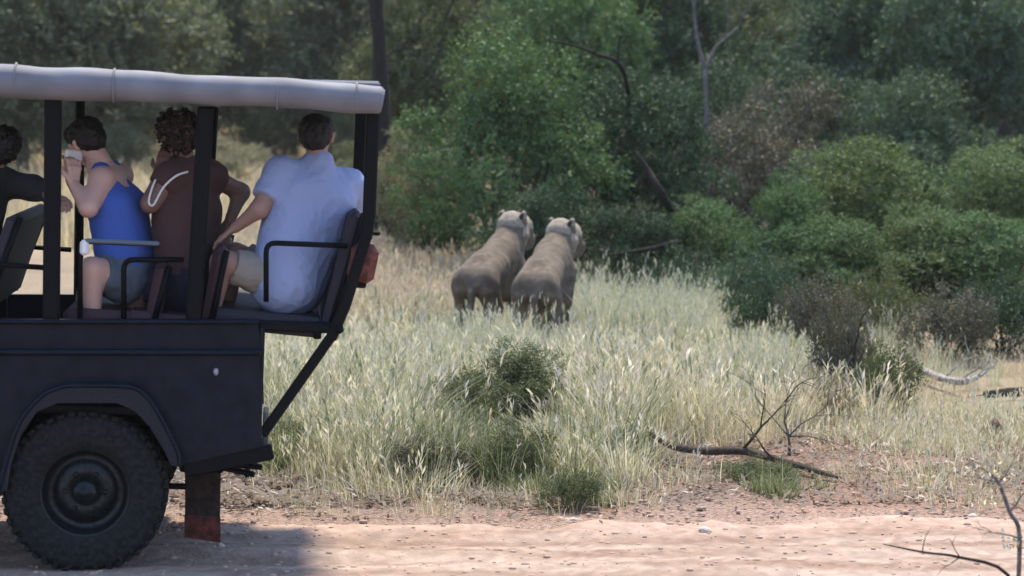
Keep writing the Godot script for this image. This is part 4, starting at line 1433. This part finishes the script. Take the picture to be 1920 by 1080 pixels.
	plant("scrub", "small dark green bush in front of the grass, beside the dead stem", "shrub", 1655, 16.9, 8, .36, .58, M.leaf_olive, 3.0)
	plant("bush", "dark green leafy weed standing in the middle of the pale grass", "shrub", 945, 15.8, 3, .34, .235, M.leaf_olive, .5)
	# taller growth behind
	var c := "trees behind the bushes"
	var list := [
		["tree", "mid-green tree crown filling the top behind the large bush's left side", 800, 44, 6, .62, .85, "leaf_olive"], ["tree", "mid-green tree above the right half of the large bush", 1060, 40, 7, .62, .80, "leaf_mid"],
		["tree", "dull grey-green tree behind the slender forked tree", 1250, 46, 6, .72, .90, "leaf_deep"], ["tree", "olive tree right of the slender forked tree", 1420, 50, 7, .75, .85, "leaf_olive"],
		["tree", "blue-green tree filling the top above the bright bush", 1600, 44, 6, .75, .85, "leaf_teal"], ["tree", "blue-green tree in the upper right corner", 1800, 42, 7, .70, .85, "leaf_teal"],
		["tree", "brown-green tree cut by the right edge above the dead stem", 1930, 47, 6, .75, .85, "leaf_brown"],
		["bush", "green bush behind the bright bush, under the blue-green trees", 1700, 34, 0, .95, .95, "leaf_teal"], ["bush", "green bush behind the light green bush at the right edge", 1880, 35.5, 3, .7, .62, "leaf_mid"],
		["bush", "dark bush behind the twiggy brown shrubs", 1330, 38, 2, 1.1, 1.1, "leaf_deep"], ["bush", "dull green bush behind the sparse olive-brown shrub", 1520, 39, 1, 1.1, 1.05, "leaf_deep"]]
	var turn := .3
	for e in list:
		plant(e[0], e[1], e[0], e[2], e[3], e[4], e[5], e[6], M[e[7]], turn, c)
		turn += 1.37
	# the bush thins out to the left, behind the truck
	var r := RandomNumberGenerator.new()
	r.seed = 8
	var where := [
		[20, 62, 4, "leaf_grey", "pale dry bush seen through the gap left of the front roof post"], [45, 80, 1, "leaf_olive", "olive bush far behind the person at the left edge"],
		[150, 74, 0, "leaf_far", "grey-green bush behind the head of the person in blue"], [215, 60, 2, "leaf_far", "broad grey-green bush between the heads of the two middle passengers"],
		[262, 86, 5, "leaf_grey", "pale bush far behind, just left of the dark-haired passenger"], [330, 58, 4, "leaf_grey", "pale bush behind the dark-haired passenger"],
		[425, 56, 4, "leaf_grey", "pale dry bush just right of the middle roof post"], [470, 92, 5, "leaf_grey", "pale bush far off between the middle post and the man in the light shirt"],
		[520, 70, 1, "leaf_far", "grey-green bush left of the man in the light shirt"], [640, 66, 3, "leaf_olive", "olive-green bush between the man's head and the rear post"],
		[700, 52, 0, "leaf_olive", "olive bush behind the rear roof post"], [690, 90, 0, "leaf_far", "grey-green bush far beyond the rear roof post"], [350, 100, 2, "leaf_far", "grey-green bush at the far side of the clearing"]]
	for e in where:
		plant("bush", e[4], "bush", e[0], e[1], e[2], r.randf_range(.7, 1.1), r.randf_range(.5, .75), M[e[3]], r.randf() * TAU, "bushes in the clearing")
	for k in 64:
		var u := k / 63.0
		var row := k % 3
		var px := lerpf(-500, 2420, u) + r.randf_range(-25, 25)
		var dep: float = [72.0, 88.0, 112.0][row] + r.randf_range(-6, 6)
		if px < 760: dep -= 4.0
		plant("distant_tree", ["grey-green tree in the distant tree belt beyond the clearing", "dull olive tree in the distant tree belt", "dark green tree in the distant tree belt"][row], "tree", px, dep, 9 + k % 2, r.randf_range(1.0, 1.4), r.randf_range(1.1, 1.5) * (1.3 if row == 2 else 1.0), [M.leaf_far, M.leaf_olive, M.leaf_mid][row], r.randf() * TAU, "distant trees", M.bark_brown)

	# grass
	var pale := [Color(.45, .44, .30), Color(.55, .53, .41), Color(.33, .375, .215), Color(.66, .635, .545), Color(.20, .24, .13)]
	var green := [Color(.10, .145, .065), Color(.15, .19, .085), Color(.22, .25, .13), Color(.42, .40, .30)]
	var silver := [Color(.44, .45, .34), Color(.52, .51, .42), Color(.30, .35, .23)]
	var straw := [Color(.47, .40, .27), Color(.55, .48, .36), Color(.40, .37, .25)]
	var t1 := grass_tuft(1, 80, .13, .55, .008, pale, .12, .75)
	var t1b := grass_tuft(11, 60, .10, .50, .008, [Color(.50, .46, .31), Color(.60, .55, .42), Color(.40, .36, .24), Color(.66, .62, .52)], .2, .6)
	var t2 := grass_tuft(2, 90, .15, .62, .009, green, .15, .6)
	var t3 := grass_tuft(3, 60, .16, .80, .009, silver, .3, .4)
	var t4 := grass_tuft(4, 50, .18, .35, .008, straw, .2, .6)
	var t5 := grass_tuft(5, 40, .10, .22, .009, green, .0, .7)
	var t6 := grass_tuft(6, 30, .35, .50, .03, straw, .2)
	var t7 := grass_tuft(7, 60, .14, .60, .008, pale + green, .1, .7)
	var t8 := grass_tuft(8, 60, .28, .24, .008, pale + straw + [Color(.24, .25, .13)], .05, .9)
	var verge := func(px: float, d: float, q: RandomNumberGenerator) -> bool: return q.randf() < .25 + .75 * smoothstep(13.2, 15.0, d) and not (px > 1190.0 and px < 1590.0 and d < 15.2 and q.randf() < .85)
	grass("verge_grass", "short dry tufts spilling over the verge towards the track", t8, 1600, 520, 2000, 12.7, 17.5, .25, .75, 41, -.05, verge)
	var near := func(px: float, d: float, q: RandomNumberGenerator) -> bool: return not (px > 815.0 and px < 1100.0 and d > 18.0 and d < 21.8 and q.randf() < .5) and d > 15.1 - smoothstep(520.0, 700.0, px) * .9 + maxf(0, px - 1100) / 450.0 * 2.6 - q.randf() * q.randf() * 2.4 and not (px > 1185.0 and px < 1590.0 and d < 15.3) and not (absf(px - 925.0) < 125.0 and d < 16.3 and q.randf() < .95) and not (pow((px - 1205.0) / 75.0, 2.0) + pow((d - 17.0) / 1.0, 2.0) < 1.0 and q.randf() < .8)
	grass("undergrowth_grass", "short pale grass covering the soil between the taller tufts", t8, 4200, 470, 1650, 13.4, 23.0, .5, 1.3, 31, -.35, near)
	grass("pale_grass", "tall pale yellow-green tufts between the track and the lions", t1, 1200, 470, 1240, 13.6, 22.6, .45, 1.25, 1, -.12, near)
	grass("dry_pale_grass", "whitish straw tufts scattered through the stand", t1b, 900, 560, 1680, 13.6, 22.0, .45, 1.15, 12, -.1, near)
	grass("mixed_grass", "mixed green and straw tufts through the pale stand", t7, 560, 480, 1300, 13.5, 21.0, .5, 1.2, 2, .0, near)
	grass("green_grass", "dark green tufts in the middle of the pale stand", t2, 130, 800, 1090, 13.8, 16.0, .35, .75, 3, -.1)
	grass("green_grass", "dark green tufts at the foot of the stand behind the truck", t2, 110, 500, 800, 14.2, 15.4, .35, .75, 13, -.1)
	grass("streaky_grass", "long pale stalks standing before the lions' legs", t3, 110, 800, 1110, 18.8, 20.0, .45, .68, 16)
	grass("silver_grass", "tall silvery seeding grass just right of the lions", t3, 420, 1075, 1340, 20.5, 24.5, .42, .74, 4, -.3)
	grass("silver_grass", "silvery seeding grass in front of the dusky scrub", t3, 260, 1320, 1640, 17.5, 19.6, .28, .55, 14, -.1)
	grass("silver_grass", "sparse pale stalks among the dusky scrub at the right", t3, 70, 1560, 2000, 18.5, 21.5, .3, .6, 15, -.05)
	grass("straw_grass", "short straw-coloured dry grass left of the lions", t4, 3200, 440, 900, 22.0, 40.0, .6, 1.2, 5, -.3)
	grass("low_green_grass", "low green tufts at the edge of the track", t5, 420, 900, 1560, 12.9, 15.4, .4, 1.0, 6, .12, func(px: float, d: float, q: RandomNumberGenerator) -> bool: return px < 1200.0 or d < 13.5)
	grass("low_green_grass", "low green tufts below the rear end of the truck", t5, 260, 480, 900, 14.0, 15.4, .7, 1.5, 7, .10)
	grass("clearing_grass", "dry straw-coloured grass of the clearing behind the truck", t6, 5200, -300, 900, 36.0, 110.0, .8, 1.7, 8, -.2)
	grass("dry_verge_grass", "thin dry grass on the bare soil at the right", t4, 260, 1250, 2000, 15.0, 20.0, .4, .9, 9, .12)
	build_litter()
	var grit := SphereMesh.new()
	grit.radius = .012
	grit.height = .016
	grit.radial_segments = 6
	grit.rings = 3
	r.seed = 91
	var mm := MultiMesh.new()
	mm.transform_format = MultiMesh.TRANSFORM_3D
	mm.mesh = grit
	mm.instance_count = 2600
	for k in 2600:
		var d := lerpf(10.4, 14.2, r.randf())
		var x := r.randf_range(-3.2, 3.4)
		var sz := .35 + 1.3 * pow(r.randf(), 4.0)
		mm.set_instance_transform(k, Transform3D(Basis(Vector3.UP, r.randf() * TAU).scaled(Vector3(sz * r.randf_range(.7, 1.4), sz, sz)), Vector3(x, gh(x, -d) + .012, -d)))
	var gm := MultiMeshInstance3D.new()
	gm.multimesh = mm
	gm.material_override = M.grit
	gm.name = "gravel"
	add_child(gm)
	tag(gm, "small pebbles and clods strewn on the dirt track", "gravel", "", "stuff")
	build_dead_wood()
